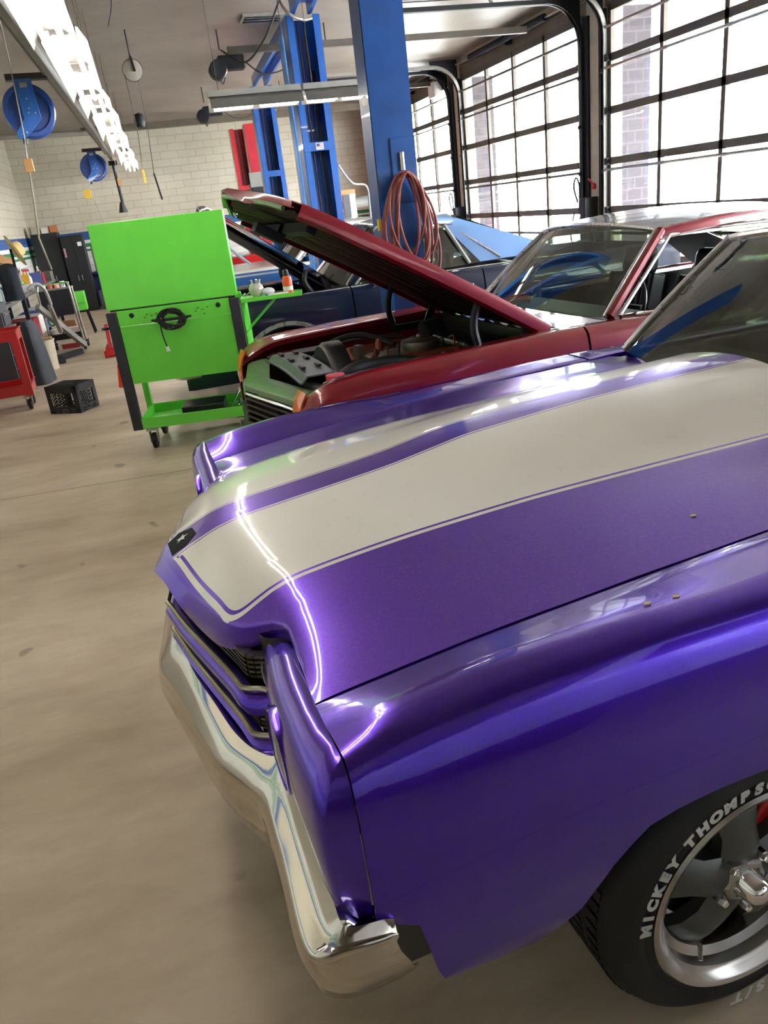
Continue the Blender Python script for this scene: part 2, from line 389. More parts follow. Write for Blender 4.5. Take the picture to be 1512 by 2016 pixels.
def parked(x, y, rz, col, label):
    t = thing('parked_car', label, 'car', (x, y, 0), rz)
    body = [(-2.2, .35), (-2.25, .7), (-1.3, .9), (-.7, 1.38), (.7, 1.42), (1.5, .95), (2.2, .85), (2.25, .35)]
    rows = []
    for yy, k in ((-.9, .93), (-.86, 1.), (-.6, 1.03), (.6, 1.03), (.86, 1.), (.9, .93)): rows.append([(px, yy*(1 if pz < 1 else .8), pz*k) for px, pz in body])
    m = MB().grid(rows); m.poly([(r[0], r[1], r[2]) for r in rows[0]]); m.poly([(r[0], r[1], r[2]) for r in rows[-1]]); m.build('body', mat('parked '+col, col, .4, 0, .6), t)
    for sx in (-1.4, 1.4):
        for sy in (-1, 1): MB().cyl((sx, sy*.75, .33), (sx, sy*.92, .33), .33, 20).build('wheel', M_rub, t)
    m = MB()
    for sy in (-1, 1): m.poly([(-1.1, sy*.83, .95), (-.65, sy*.74, 1.34), (.65, sy*.74, 1.36), (1.3, sy*.83, .97)], (0, sy*.02, 0))
    m.build('side_window', mat('parked glass', '#33454a', .1), t)
parked(17.5, 17.2, 1.2, '#b7564f', 'faded red car parked across the bright yard outside')
parked(16.2, 12.6, 1.4, '#8fc3c6', 'pale turquoise car parked across the bright yard outside')
tag(MB().box((32, 6, 2.3), (1, 80, 4.6)).build('shop_building', mat('pale shop wall', '#e4e2dc', .8)), 'pale low building across the bright yard', 'building')
# ================================================================ ceiling lights
M_tube = mat('lit fluorescent tube', '#ffffff', .4, var=0, emit='#fff6ea', es=8.)
M_refl = mat('darkened reflector enamel', '#625f5a', .35)  # enamel colour darkened so the tubes do not blow the reflectors out
def fixture(L=2.44, tubes=2, name='fluorescent_light', label='', loc=(0, 0, 0), rz=0., grp=None):
    t = thing(name, label, 'ceiling light', loc, rz, grp)
    prof = [(-.14, -.045), (-.1, .03), (-.05, .055), (.05, .055), (.1, .03), (.14, -.045)]
    MB().grid([[(x, y, z) for x, z in prof] for y in (-L/2, 0, L/2)]).build('reflector', M_refl, t, solid=.004)
    MB().box((0, 0, .085), (.1, L, .05)).build('housing', M_grey, t)
    seg = 2
    for q in range(seg):
        y0 = -L/2+.04+q*(L/2); y1 = y0+L/2-.08
        for sx in (-1, 1): MB().cyl((sx*.05, y0, -.03), (sx*.05, y1, -.03), .018, 10).build('tube', M_tube, t)
        MB().box((0, y0-.02, .02), (.16, .03, .05)).build('lamp_holder', M_refl, t)
    for y in (-L/2+.1, L/2-.1): MB().cyl((0, y, .1), (0, y, ZC-loc[2]), .003, 6).build('hanger_wire', M_cord, t)
    return t
ROW = [(2.14, 'above the purple car nose'), (4.58, 'cut off by the top edge of the photo'), (7.02, 'largest one wholly in view at the top left'), (8.97, 'short one just before the first gap in the row'), (10.98, 'just after the first gap in the row'), (13.42, 'just before the second gap in the row'), (16.5, 'just after the second gap, second to last'), (18.94, 'last of the row at the far wall')]
first = None
for y, n in ROW:
    x = -.26+(y-5.8)*.021; z = 2.77+(y-5.8)*.014
    if 'short one' in n: fixture(L=1.28, label='hanging white fluorescent light, '+n, loc=(x, y, z), grp='row of hanging fluorescent lights')
    elif first is None: first = fixture(label='hanging white fluorescent light, '+n, loc=(x, y, z), grp='row of hanging fluorescent lights')
    else: copy_tree(first, (x, y, z), 'hanging white fluorescent light, '+n)
fixture(label='single lit fluorescent light hanging crosswise in front of the blue lift posts', loc=(1.235, 8, 2.60), rz=PI/2, L=.86)
fixture(label='lit fluorescent light crosswise between the blue lift posts', loc=(2.04, 8.0, 2.60), rz=PI/2, L=.70)

# white delivery van parked behind the photographer (seen as a reflection in the purple side)
vn = thing('van', 'white van parked beyond the purple car, behind the camera', 'van', (2.95, -1.9, 0), 0)
pr_ = [(-2.4, .35), (-2.42, .85), (-2.3, 1.05), (-1.5, 1.2), (-.9, 1.95), (-.7, 2.05), (2.35, 2.1), (2.42, 1.9), (2.45, .35)]
m_ = MB().grid([[(x, y*(1 if z < 1.1 else .94), z) for x, z in pr_] for y in (-.95, -.93, 0, .93, .95)]); m_.poly([(x, -.95*(1 if z < 1.1 else .94), z) for x, z in pr_]); m_.poly([(x, .95*(1 if z < 1.1 else .94), z) for x, z in pr_]); m_.build('body', mat('white van paint', '#d9d9dc', .3, 0, .8), vn)
MB().poly([(-1.05, .905, 1.22), (-.72, .90, 1.85), (-.1, .90, 1.87), (-.1, .925, 1.2)], (0, .02, 0)).build('door_window', mat('dark van glass', '#15181b', .08), vn)
MB().box((.9, .925, 1.45), (1.3, .02, .10)).box((.9, .93, 1.28), (1.3, .02, .06)).build('side_stripe', mat('blue van stripe', '#2a3a8a', .4), vn)
for x in (-1.5, 1.6):
    for y in (-.72, .80): MB().cyl((x, y-.1, .34), (x, y+.1, .34), .34, 28).build('wheel', M_rub, vn)
# ================================================================ cars
# car space: u back from the nose, v across (+ = far side), z up
M_glassD = glass('tinted car glass', '#b9c4b4', .72, .0, .13)
M_black = paint('black satin underbody', '#0c0c0e', rough=.6)
M_seat = mat('black vinyl', '#16171b', .35, bump=.2)
M_light = mat('orange marker lens', '#d8641c', .2, 0, .6)
M_brake = mat('cast brake disc', '#55524e', .45, .8)
def wheel(parent, u, v, z=.32, R=.32, rim=.228, style='torq', side=-1, letters=False):
    w_ = thing('x', None, None); w_.name = 'wheel'; w_.parent = parent; w_.location = (u, v, z)
    if side > 0: w_.rotation_euler = (0, 0, PI)
    # local: outward is -y
    W = .215
    tp = [(rim-.012, .0), (rim+.008, -.004), (rim+.02, -.0), (rim+.035, -.006), (R-.05, -.006), (R-.035, .0), (R-.012, .016), (R, .04), (R+.002, W/2), (R, W-.04), (R-.03, W), (rim, W-.02), (rim-.012, W-.03)]
    tp = [(r, h) for r, h in tp]
    t = MB().lathe(tp, (0, 0, 0), (0, 1, 0), 72).build('tire', M_rub, w_)
    if letters:
        g = MB()
        for k in range(72):
            a = 2*PI*k/72
            for h in (.06, .11, .16): g.box(((R+.001)*math.cos(a), h, (R+.001)*math.sin(a)), (.006, .03, .016), ry=-a)
        g.build('tread_block', M_rub, t)
    rp = [(rim+.004, -.006), (rim-.002, -.012), (rim-.012, -.008), (rim-.02, .004), (rim-.03, .01), (rim-.034, .03), (rim-.05, .04), (rim-.055, .07), (rim-.06, .13), (rim-.04, .2), (rim, .2)]
    MB().lathe(rp, (0, 0, 0), (0, 1, 0), 72).build('rim', mat('polished rim aluminium', '#bdb9b4', .22, 1.), w_)
    sp = mat('grey cast spokes', '#5f625f', .38, .7)
    if style == 'torq':
        for k in range(5):
            a = 2*PI*k/5+.33; ca, sa = math.cos(a), math.sin(a); rows = []
            for r, wd, h in ((.035, .05, .035), (.06, .042, .03), (.10, .036, .034), (.14, .044, .045), (rim-.055, .058, .062)):
                c = [(-wd, h+.03), (-wd, h+.008), (-wd*.5, h-.006), (0, h-.01), (wd*.5, h-.006), (wd, h+.008), (wd, h+.03)]
                rows.append([(r*ca-x*sa, y, r*sa+x*ca) for x, y in c])
            MB().grid(rows).build('spoke', sp, w_, solid=.006)
        MB().lathe([(.0, .02), (.062, .022), (.075, .03), (.075, .07), (0, .07)], (0, 0, 0), (0, 1, 0), 40).build('hub', sp, w_)
        for k in range(5):
            a = 2*PI*k/5+.33+PI/5; p = Vector((.062*math.cos(a), 0, .062*math.sin(a)))
            MB().lathe([(0, .0), (.007, .002), (.0105, .01), (.0105, .034), (0, .034)], p, (0, 1, 0), 6).build('lug_nut', M_chrome, w_)
        cp = MB().lathe([(0, -.032), (.012, -.030), (.022, -.024), (.028, -.012), (.031, .006), (.034, .012), (.036, .03), (0, .03)], (0, 0, 0), (0, 1, 0), 32).build('center_cap', M_chrome, w_)
        MB().lathe([(.036, .012), (.044, .014), (.05, .02), (.048, .03), (.034, .03)], (0, 0, 0), (0, 1, 0), 8).build('cap_flange', M_steel, cp, sharp=20)
        MB().cyl((-.10, .02, -.12), (-.115, .0, -.135), .005, 8).build('valve_stem', M_chrome, w_)
    else:
        MB().lathe([(0, .0), (.05, .0), (.07, .012), (.12, .02), (rim-.05, .012), (rim-.03, .03), (0, .05)], (0, 0, 0), (0, 1, 0), 40).build('hubcap', M_steel if style == 'cap' else M_blk, w_)
    MB().lathe([(0, .09), (.15, .09), (.15, .115), (0, .115)], (0, 0, 0), (0, 1, 0), 48).build('brake_disc', M_brake, w_)
    MB().box((.12, .10, .085), (.09, .07, .13), ry=.6).build('brake_caliper', M_red, w_, bevel=.01)
    if letters: tire_letters(t, R)
    return w_
def tire_letters(par, R):
    verts, faces = [], []
    def put(txt, a0, step, r0, hgt):
        for i, ch in enumerate(txt):
            if ch == ' ': continue
            cu = bpy.data.curves.new('c', 'FONT'); cu.body = ch; cu.size = hgt*1.38; cu.offset = .0022; cu.align_x = 'CENTER'; cu.extrude = .0006; cu.shear = .12; cu.resolution_u = 4
            ob = bpy.data.objects.new('c', cu); COL.objects.link(ob); dg = bpy.context.evaluated_depsgraph_get()
            me = bpy.data.meshes.new_from_object(ob.evaluated_get(dg)); a = a0-step*i; k = len(verts)
            for vv in me.vertices:
                r = r0+vv.co.y; aa = a-vv.co.x*1.12/r0
                verts.append((r*math.cos(aa), -.0068-vv.co.z, r*math.sin(aa)))
            for p in me.polygons: faces.append(tuple(k+j for j in p.vertices))
            bpy.data.objects.remove(ob); bpy.data.curves.remove(cu); bpy.data.meshes.remove(me)
    d = math.radians
    put('MICKEY', d(175), d(6.8), .241, .0215)
    put('THOMPSON', d(130), d(7.3), .241, .0215)
    m = MB(); m.v = list(verts); m.f = list(faces); m.fm = [0]*len(faces)
    m.build('lettering', mat('white rubber letters', '#c9c9c6', .6), par); verts.clear(); faces.clear()
    put('S/T', d(-82), d(5.8), .278, .026)
    m = MB(); m.v = verts; m.f = faces; m.fm = [0]*len(faces)
    m.build('lettering', mat('white rubber letters', '#c9c9c6', .6), par)
def side_panel(name, P, us, sgn, m, car, solid=.004):
    """outer body skin between the stations us, from the top inner edge over the crown down to the lower edge"""
    rows = []
    for u in us:
        g, zg, vc, zc, zb = P['g'](u), P['zg'](u), P['vc'](u), P['zc'](u), P['zb'](u); kd = (.952-vc)/.073 if vc > .85 else 1.
        pts = [(g, zg-.03), (g, zg-.002), (g+.004, zg), (lerp(g, vc, .3), lerp(zg, zc, .25)), (lerp(g, vc, .62), lerp(zg, zc, .72)), (lerp(g, vc, .86), lerp(zg, zc, .96)), (vc, zc)]
        for q in (.012, .03, .055, .09, .14, .2, .27, .34, .41, .48, .56): 
            z = zc-q
            if q > (zc-zb)*.97: z = zb+ (zc-zb)*.0001*(.6-q)
            pts.append((vc+kd*P['dv'](zc-z), z))
        pts.append((vc+kd*P['dv'](zc-zb), zb)); pts.append((vc+kd*P['dv'](zc-zb)-.03, zb+.004))
        rows.append([(u, sgn*v, z) for v, z in pts])
    return MB().grid(rows).build(name, m, car, sharp=50, solid=solid, soff=-1 if False else 0)
def stations(a, b, extra=(), step=.045):
    n = max(2, int(round((b-a)/step))); s_ = set(round(a+(b-a)*i/n, 4) for i in range(n+1)) | set(e for e in extra if a < e < b)
    return sorted(s_)
def hood_mesh(Z, UF, g, u1, nv=44, nu=60):
    """closed hood: V-shaped front edge UF(|v|), rear edge at u1; returns rows by v"""
    vs = sorted(set([round(x, 5) for x in np.linspace(-g, g, nv+1)])); rows = []
    for v in vs:
        a = abs(v); uf = UF(a); r = []
        ts = [0, .004, .01, .018, .028, .04, .055, .075, .1]+list(np.linspace(.13, 1, nu-9))
        lip = Z(a, uf)
        du = float(np.interp(a, [0, .15, .335, .42, .46, .5], [-.022, -.024, -.018, -.008, 0, 0])); dz = float(np.interp(a, [0, .15, .335, .42, .46, .5], [-.025, -.045, -.066, -.05, -.035, -.03]))
        r.append((uf+du+.02, v, lip+dz+.004)); r.append((uf+du+.003, v, lip+dz-.002)); r.append((uf+du, v, lip+dz+.002)); r.append((uf+du*.5-.001, v, lip+dz*.5)); r.append((uf+du*.12-.001, v, lip+dz*.15))
        for t in ts:
            u = lerp(uf, u1(a), t); r.append((u, v, Z(a, u)))
        rows.append(r)
    return rows
def table2(vk, uk, T):
    fs = [pchip(uk, row) for row in T]
    def Z(a, u):
        return pchip(vk, [f(u) for f in fs])(a)
    return Z
def cabin(car, m, K, roofm=None, rear=True, seats=True):
    """K: dict of key points (u, v, z): A base, T top of A pillar, R rear of roof rail, C base of C pillar; B belt"""
    A, T, Rr, C = K['A'], K['T'], K['R'], K['C']; cb = K.get('cb', .14); ct = K.get('ct', .09); roofm = roofm or m
    # windscreen
    rows = []
    for i in range(9):
        t = i/8; r = []
        for j in range(17):
            s = -1+2*j/16; hv = lerp(A[1], T[1], t); bow = lerp(cb, ct, t)*(1-s*s); r.append((lerp(A[0], T[0], t)-bow, hv*s, lerp(A[2], T[2], t)+lerp(0, .045, t)*(1-s*s)+.012*math.sin(PI*t)))
        rows.append(r)
    MB().grid(rows).build('windshield', M_glassD, car, solid=.004)
    # trim around the windscreen
    ed = [rows[i][0] for i in range(9)]+rows[8][1:]+[rows[i][16] for i in range(7, -1, -1)]
    MB().tube([(x-.006, y*1.006, z+.004) for x, y, z in ed], .013, 8).build('windshield_trim', mat('bright trim', '#e2e2e2', .28, .9), car)
    # roof
    n = 10; rr = []
    for i in range(n+1):
        t = i/n; u = lerp(T[0], Rr[0], t); z = lerp(T[2], Rr[2], t)+.03*math.sin(PI*t)+.0; r = []
        hv = lerp(T[1], Rr[1], t)+.03*math.sin(PI*t)
        for j in range(-8, 9):
            s = j/8; r.append((u-ct*(1-s*s)*(1-t)+.06*(1-s*s)*t, hv*1.0*s, z+.05*(1-abs(s)**2.4)+.012))
        rr.append(r)
    MB().grid(rr).build('roof', roofm, car, solid=.006)
    railm = MB()
    M_trim = mat('black interior trim', '#121317', .6)
    MB().grid([[(u, v*.955, z-.022) for u, v, z in r] for r in rr]).build('headliner', M_trim, car)
    for sg in (-1, 1):
        rl = [(lerp(T[0], Rr[0], i/n), sg*(lerp(T[1], Rr[1], i/n)+.03*math.sin(PI*i/n)), lerp(T[2], Rr[2], i/n)+.03*math.sin(PI*i/n)) for i in range(n+1)]
        # roof side: from rail outwards and down to the drip edge
        MB().grid([[(u, v, z+.012), (u, v+sg*.022, z+.004), (u, v+sg*.032, z-.02), (u, v+sg*.03, z-.045), (u, v+sg*.012, z-.05)] for u, v, z in rl]).build('roof_rail', K.get('railm', m), car, solid=.003)
        MB().tube([(u, v+sg*.034, z-.046) for u, v, z in rl], .007, 6).build('drip_trim', M_chrome, car)
        # A pillar
        p0 = Vector((A[0]+.02, sg*(A[1]+.012), A[2])); p1 = Vector((T[0]+.02, sg*(T[1]+.016), T[2]))
        MB().tube([p0, p0.lerp(p1, .5)+Vector((0, sg*.006, .006)), p1], [.03, .026, .026], 8).build('windshield_pillar', m, car)
        q0 = p0+Vector((.045, sg*.025, 0)); q1 = p1+Vector((.05, sg*.018, -.03))
        MB().tube([q0, q0.lerp(q1, .5)+Vector((0, sg*.006, .004)), q1, (Rr[0]-.05, sg*(Rr[1]+.03), Rr[2]-.055), (C[0]-.22, sg*(C[1]+.005), C[2]+.02)], .011, 8).build('window_trim', mat('bright trim', '#e2e2e2', .28, .9), car)
        # C pillar / sail panel
        gr = []
        for i in range(9):
            t = i/8; top = (lerp(Rr[0]-.12, Rr[0], 0), 0, 0)
            a = Vector((Rr[0]-K.get('cw', .1), sg*(Rr[1]+.028), Rr[2]-.03)); b_ = Vector((C[0]-K.get('cwb', .3), sg*C[1], C[2]))
            c_ = Vector((Rr[0]+.02, sg*(Rr[1]+.01), Rr[2]+.01)); d_ = Vector((C[0]+K.get('cx', .25), sg*(C[1]-.02), C[2]+.01))
            gr.append([a.lerp(b_, t).lerp(c_.lerp(d_, t), s)+Vector((0, sg*.012*math.sin(PI*s), 0)) for s in (0, .25, .5, .75, 1)])
        MB().grid(gr).build('sail_panel', K.get('sailm', m), car, solid=.006)
        MB().grid([[(u-.004, v-sg*.022, z-.01) for u, v, z in r] for r in gr]).build('pillar_trim', M_trim, car)
        MB().grid([[(A[0]+.05, sg*.70, z), (C[0]-.25, sg*.72, z)] for z in (.32, A[2]-.02)]).build('inner_door_panel', M_trim, car, solid=.03)
        if K.get('sideglass', True):
            e0 = Vector((A[0]+.12, sg*(A[1]+.03), A[2]+.0)); e1 = Vector((T[0]+.08, sg*(T[1]+.03), T[2]-.04)); e2 = Vector((Rr[0]-.1, sg*(Rr[1]+.02), Rr[2]-.05)); e3 = Vector((C[0]-.3, sg*(C[1]), C[2]))
            MB().grid([[e0.lerp(e1, t).lerp(e3.lerp(e2, t), s) for s in (0, .5, 1)] for t in (0, .33, .66, 1)]).build('side_window', M_glassD, car, solid=.004)
            if K.get('bp'):
                ub = K['bp']; MB().bar((ub, sg*(C[1]+.01), C[2]), (ub-.16, sg*(Rr[1]+.035), Rr[2]-.04), .04, .02).build('window_divider', K.get('bpm', M_chrome), car)
    # rear glass
    MB().grid([[(lerp(Rr[0]+.04, C[0]+K.get('cx', .25)-.06, t)+.05*(1-s*s), s*lerp(Rr[1]-.03, C[1]-.08, t), lerp(Rr[2]+.03, C[2]+.01, t)) for s in np.linspace(-1, 1, 9)] for t in (0, .5, 1)]).build('rear_window', M_glassD, car, solid=.004)
    # cowl and interior
    uA = A[0]-cb; MB().grid([[(uA+.03+x, v, A[2]-.02-.0*v) for v in np.linspace(-A[1], A[1], 5)] for x in (-.16, .12)]).build('cowl', m, car, solid=.01)
    MB().box((A[0]+.19, 0, A[2]-.11), (.36, A[1]*1.9, .18)).build('dashboard', mat('dash vinyl', '#2c3333', .5), car, bevel=.04)
    st = MB().tube([(A[0]+.40+.05*math.cos(a), -.36+.19*math.sin(a), A[2]-.02+.17*math.cos(a)) for a in np.linspace(0, 2*PI, 25)[:-1]], .012, 8, closed=True)
    st.bar((A[0]+.4, -.53, A[2]-.02), (A[0]+.4, -.19, A[2]-.02), .03, .02); st.build('steering_wheel', M_blk, car)
    if seats:
        for sg in (-1, 1):
            s_ = MB().box((A[0]+.72, sg*.36, .47), (.52, .54, .2)).build('seat_cushion', M_seat, car, bevel=.05)
            m_ = MB()
            for j in range(-4, 5): m_.box((A[0]+1.0, sg*.36+j*.055, .72), (.12, .05, .46), ry=.22)
            m_.build('seat_backrest', M_seat, car, bevel=.018)
            MB().box((A[0]+1.08, sg*.36, 1.02), (.11, .3, .19), ry=.2).build('headrest', M_seat, car, bevel=.045)
        MB().box((A[0]+1.75, 0, .68), (.2, 1.2, .5), ry=.25).build('rear_seat', M_seat, car, bevel=.06)
    MB().tube([(T[0]-.02, 0, T[2]), (T[0]-.0, 0, T[2]-.07)], .008, 6).build('mirror_stalk', M_steel, car)
    MB().box((T[0]+.0, 0, T[2]-.09), (.02, .22, .055)).build('rear_view_mirror', M_blk, car, bevel=.008)
    MB().box(((A[0]+C[0])/2+.1, 0, .3), (C[0]-A[0]+.3, 1.5, .04)).build('cabin_floor', M_black, car)
def bottomline(rocker, arches, front=None):
    def zb(u):
        z = rocker
        if front and u < front[0][-1]: z = float(np.interp(u, front[0], front[1]))
        for uc, zc, r, top in arches:
            d = abs(u-uc)
            if d < r: z = max(z, min(top, zc+math.sqrt(max(0, r*r-d*d))*(top-zc)/r))
        return z
    return zb
def body(car, m, P, cuts, names, L=4.95, dark=True):
    ex = P.get('ex', ())
    for sg in (-1, 1):
        for (a, b), nm in zip(cuts, names):
            side_panel(nm, P, stations(a+.002, b-.002, ex), sg, m, car)
    # floor pan and inner wings so the shell is not hollow
    if dark:
        MB().box((L/2+.2, 0, .26), (L-.7, 1.3, .06)).build('underbody', M_black, car)
        for sg in (-1, 1):
            MB().box((.95, sg*.64, .56), (1.3, .02, .42)).build('inner_wing', P.get('iw', M_black), car)
DV = pchip([0, .005, .015, .035, .07, .12, .19, .27, .36, .45, .56, .7], [0, .010, .023, .038, .050, .060, .069, .073, .070, .060, .045, .015])
# ---------------------------------------------------------------- purple car
def stripe_paint():
    t = NT('purple paint with white stripes'); o = t.coord(); s = t.add('ShaderNodeSeparateXYZ'); t.link(o, s.inputs[0])
    a = t.math('ABSOLUTE', s.outputs[1]); u = s.outputs[0]
    dfront = t.math('MULTIPLY', t.math('SUBTRACT', u, t.math('ADD', t.math('MULTIPLY', a, .205), .022)), .98)
    wid = t.math('ADD', .385, t.math('MULTIPLY', u, .022))
    dout = t.math('SUBTRACT', wid, a); din = t.math('SUBTRACT', a, .052)
    d = t.math('MINIMUM', t.math('SMOOTH_MIN', dout, dfront, .05), din)
    def band(x, lo, hi): return t.math('MULTIPLY', t.math('GREATER_THAN', x, lo), t.math('LESS_THAN', x, hi))
    ins = t.math('LESS_THAN', din, .02)
    pin_in = t.math('MULTIPLY', band(d, 0, .0062), ins); pin_out = t.math('MULTIPLY', band(d, 0, .0105), t.math('SUBTRACT', 1, ins))
    main = t.math('ADD', t.math('MULTIPLY', t.math('GREATER_THAN', d, .0105), ins), t.math('MULTIPLY', t.math('GREATER_THAN', d, .0175), t.math('SUBTRACT', 1, ins)))
    wm = t.math('MAXIMUM', t.math('MAXIMUM', pin_in, pin_out), main); wm = t.math('MINIMUM', wm, 1)
    n1 = t.noise(o, 120, 2, .6); n2 = t.noise(o, 5, 3); sp = t.math('MULTIPLY', t.ramp(n1, [(.58, 0.), (.74, 1.)]), t.ramp(n2, [(.35, .2), (.7, 1.)]))
    c = lin('#4c16c0'); v = t.add('ShaderNodeTexVoronoi'); v.inputs['Scale'].default_value = 420; t.link(o, v.inputs['Vector'])
    pc = t.mix(t.math('MULTIPLY', v.outputs['Color'], .35), c, lin('#7a3fd0')); pc = t.mix(t.math('MULTIPLY', sp, .35), pc, lin('#8d7ba8'))
    pc, up_ = updust(t, pc, o, .30)
    wc = t.mix(n2, lin('#ecebe4'), lin('#e4e2da')); wc = t.mix(t.math('MULTIPLY', t.ramp(t.noise(o, 45, 3), [(.62, 0.), (.75, 1.)]), .15), wc, lin('#a9a79a'))
    t.link(t.mix(wm, pc, wc), t.b.inputs['Base Color'])
    t.link(t.math('MULTIPLY', t.math('SUBTRACT', 1, wm), .72), t.b.inputs['Metallic'])
    t.link(t.math('ADD', t.math('MULTIPLY', n2, .05), .015), t.b.inputs['Coat Roughness'])
    t.set(Roughness=.34, Coat_Weight=1.); return t.m
M_stripe = stripe_paint(); M_purple = paint('purple metallic paint', '#4c16c0', .8, .35, .35, .28)
M_purple2 = paint('purple metallic paint clean', '#4012ae', .85, .3, .06, .26)
TH = math.radians(4)
uk = [-.02, 0, .03, .06, .1, .13, .17, .22, .3, .5, .6, .7, .8, .9, 1.2, 1.7]
vk = [0, .055, .2, .3, .39, .56, .73]
ZP = table2(vk, uk, [
 [.845, .868, .893, .911, .929, .942, .954, .962, .971, .992, 1.004, 1.022, 1.038, 1.046, 1.064, 1.078],
 [.840, .862, .891, .910, .927, .940, .952, .961, .970, .991, 1.003, 1.020, 1.036, 1.044, 1.062, 1.076],
 [.830, .832, .842, .868, .902, .921, .939, .950, .961, .983, .991, 1.003, 1.016, 1.025, 1.042, 1.056],
 [.83, .83, .835, .845, .885, .905, .923, .938, .950, .971, .979, .985, .992, .999, 1.012, 1.022],
 [.83, .83, .83, .835, .862, .877, .899, .922, .937, .959, .966, .972, .977, .980, .986, .994],
 [.85, .85, .85, .85, .85, .86, .872, .892, .908, .931, .939, .946, .951, .955, .966, .976],
 [.86, .86, .86, .86, .86, .862, .868, .876, .885, .905, .912, .918, .925, .930, .945, .957]])
UFP = li([0, .15, .25, .335, .37, .40, .425, .445, .465, .50, .6, .67, .73], [.006, .043, .068, .090, .102, .116, .135, .158, .182, .198, .194, .188, .180])
pc = thing('car', 'purple metallic muscle car with two wide white hood stripes, nearest the camera', 'car', (-.13, 1.745, 0), TH)
hr = hood_mesh(ZP, UFP, .728, lambda a: 1.70-.045*(a/.73)**2, 60, 70)
hood = MB().grid(hr).build('hood', M_stripe, pc, sharp=60, solid=.005)
# black block standing in for the shade under the hood
MB().box((.95, 0, .70), (1.5, 1.4, .3)).build('underhood_shade_block', M_black, pc)
MB().grid([[(1.66-.04*(v/.73)**2+x, v, .955-.02*x+.03*(1-(v/.75)**2)) for v in np.linspace(-.76, .76, 13)] for x in (0, .06, .13, .2)]).build('cowl_panel', M_purple, pc, solid=.01)
PP = dict(g=lambda u: .735 if u < 1.68 else .735+min(.03, (u-1.68)*.2),
    zg=pchip([.15, .3, .5, .7, .9, 1.2, 1.65, 2.2, 4.9], [.868, .885, .905, .918, .930, .945, .957, .955, .91]),
    vc=pchip([.15, .19, .24, .3, .5, 1.5, 2.2, 4.9], [.913, .906, .892, .882, .878, .878, .88, .84]),
    zc=pchip([.15, .19, .24, .3, .5, .7, .9, 1.2, 1.65, 2.2, 3.4, 4.9], [.890, .899, .914, .926, .942, .944, .941, .946, .958, .95, .97, .91]),
    zb=bottomline(.30, [(3.76, .33, .36, .62)], ([.180, .215, .245, .252, .262, .271, .280, .33, .45, .50, .53, .553, .593, .63, .663, .70, .743, .823, .911, 1.0, 1.08, 1.16, 1.22, 1.27, 1.30, 1.36],
        [.627, .610, .592, .560, .510, .464, .436, .426, .418, .43, .448, .47, .534, .572, .597, .607, .613, .618, .617, .612, .60, .56, .51, .44, .38, .31])),
    dv=DV, ex=(.215, .245, .252, .262, .271, .28, .593, .663))
body(pc, M_purple2, PP, [(.178, 1.70), (1.71, 3.02), (3.03, 4.9)], ['fender', 'door', 'quarter_panel'])
MB().grid([[(u, v, PP['zg'](u)-.004+.03*(1-(v/.76)**2)) for v in np.linspace(-.77, .77, 9)] for u in np.linspace(3.85, 4.9, 9)]).build('trunk_lid', M_purple, pc, solid=.01)
MB().grid([[(4.9+.03*math.sin(PI*t), v, lerp(.9, .4, t)) for v in np.linspace(-.86, .86, 9)] for t in (0, .25, .5, .75, 1)]).build('tail_panel', M_purple, pc, solid=.01)
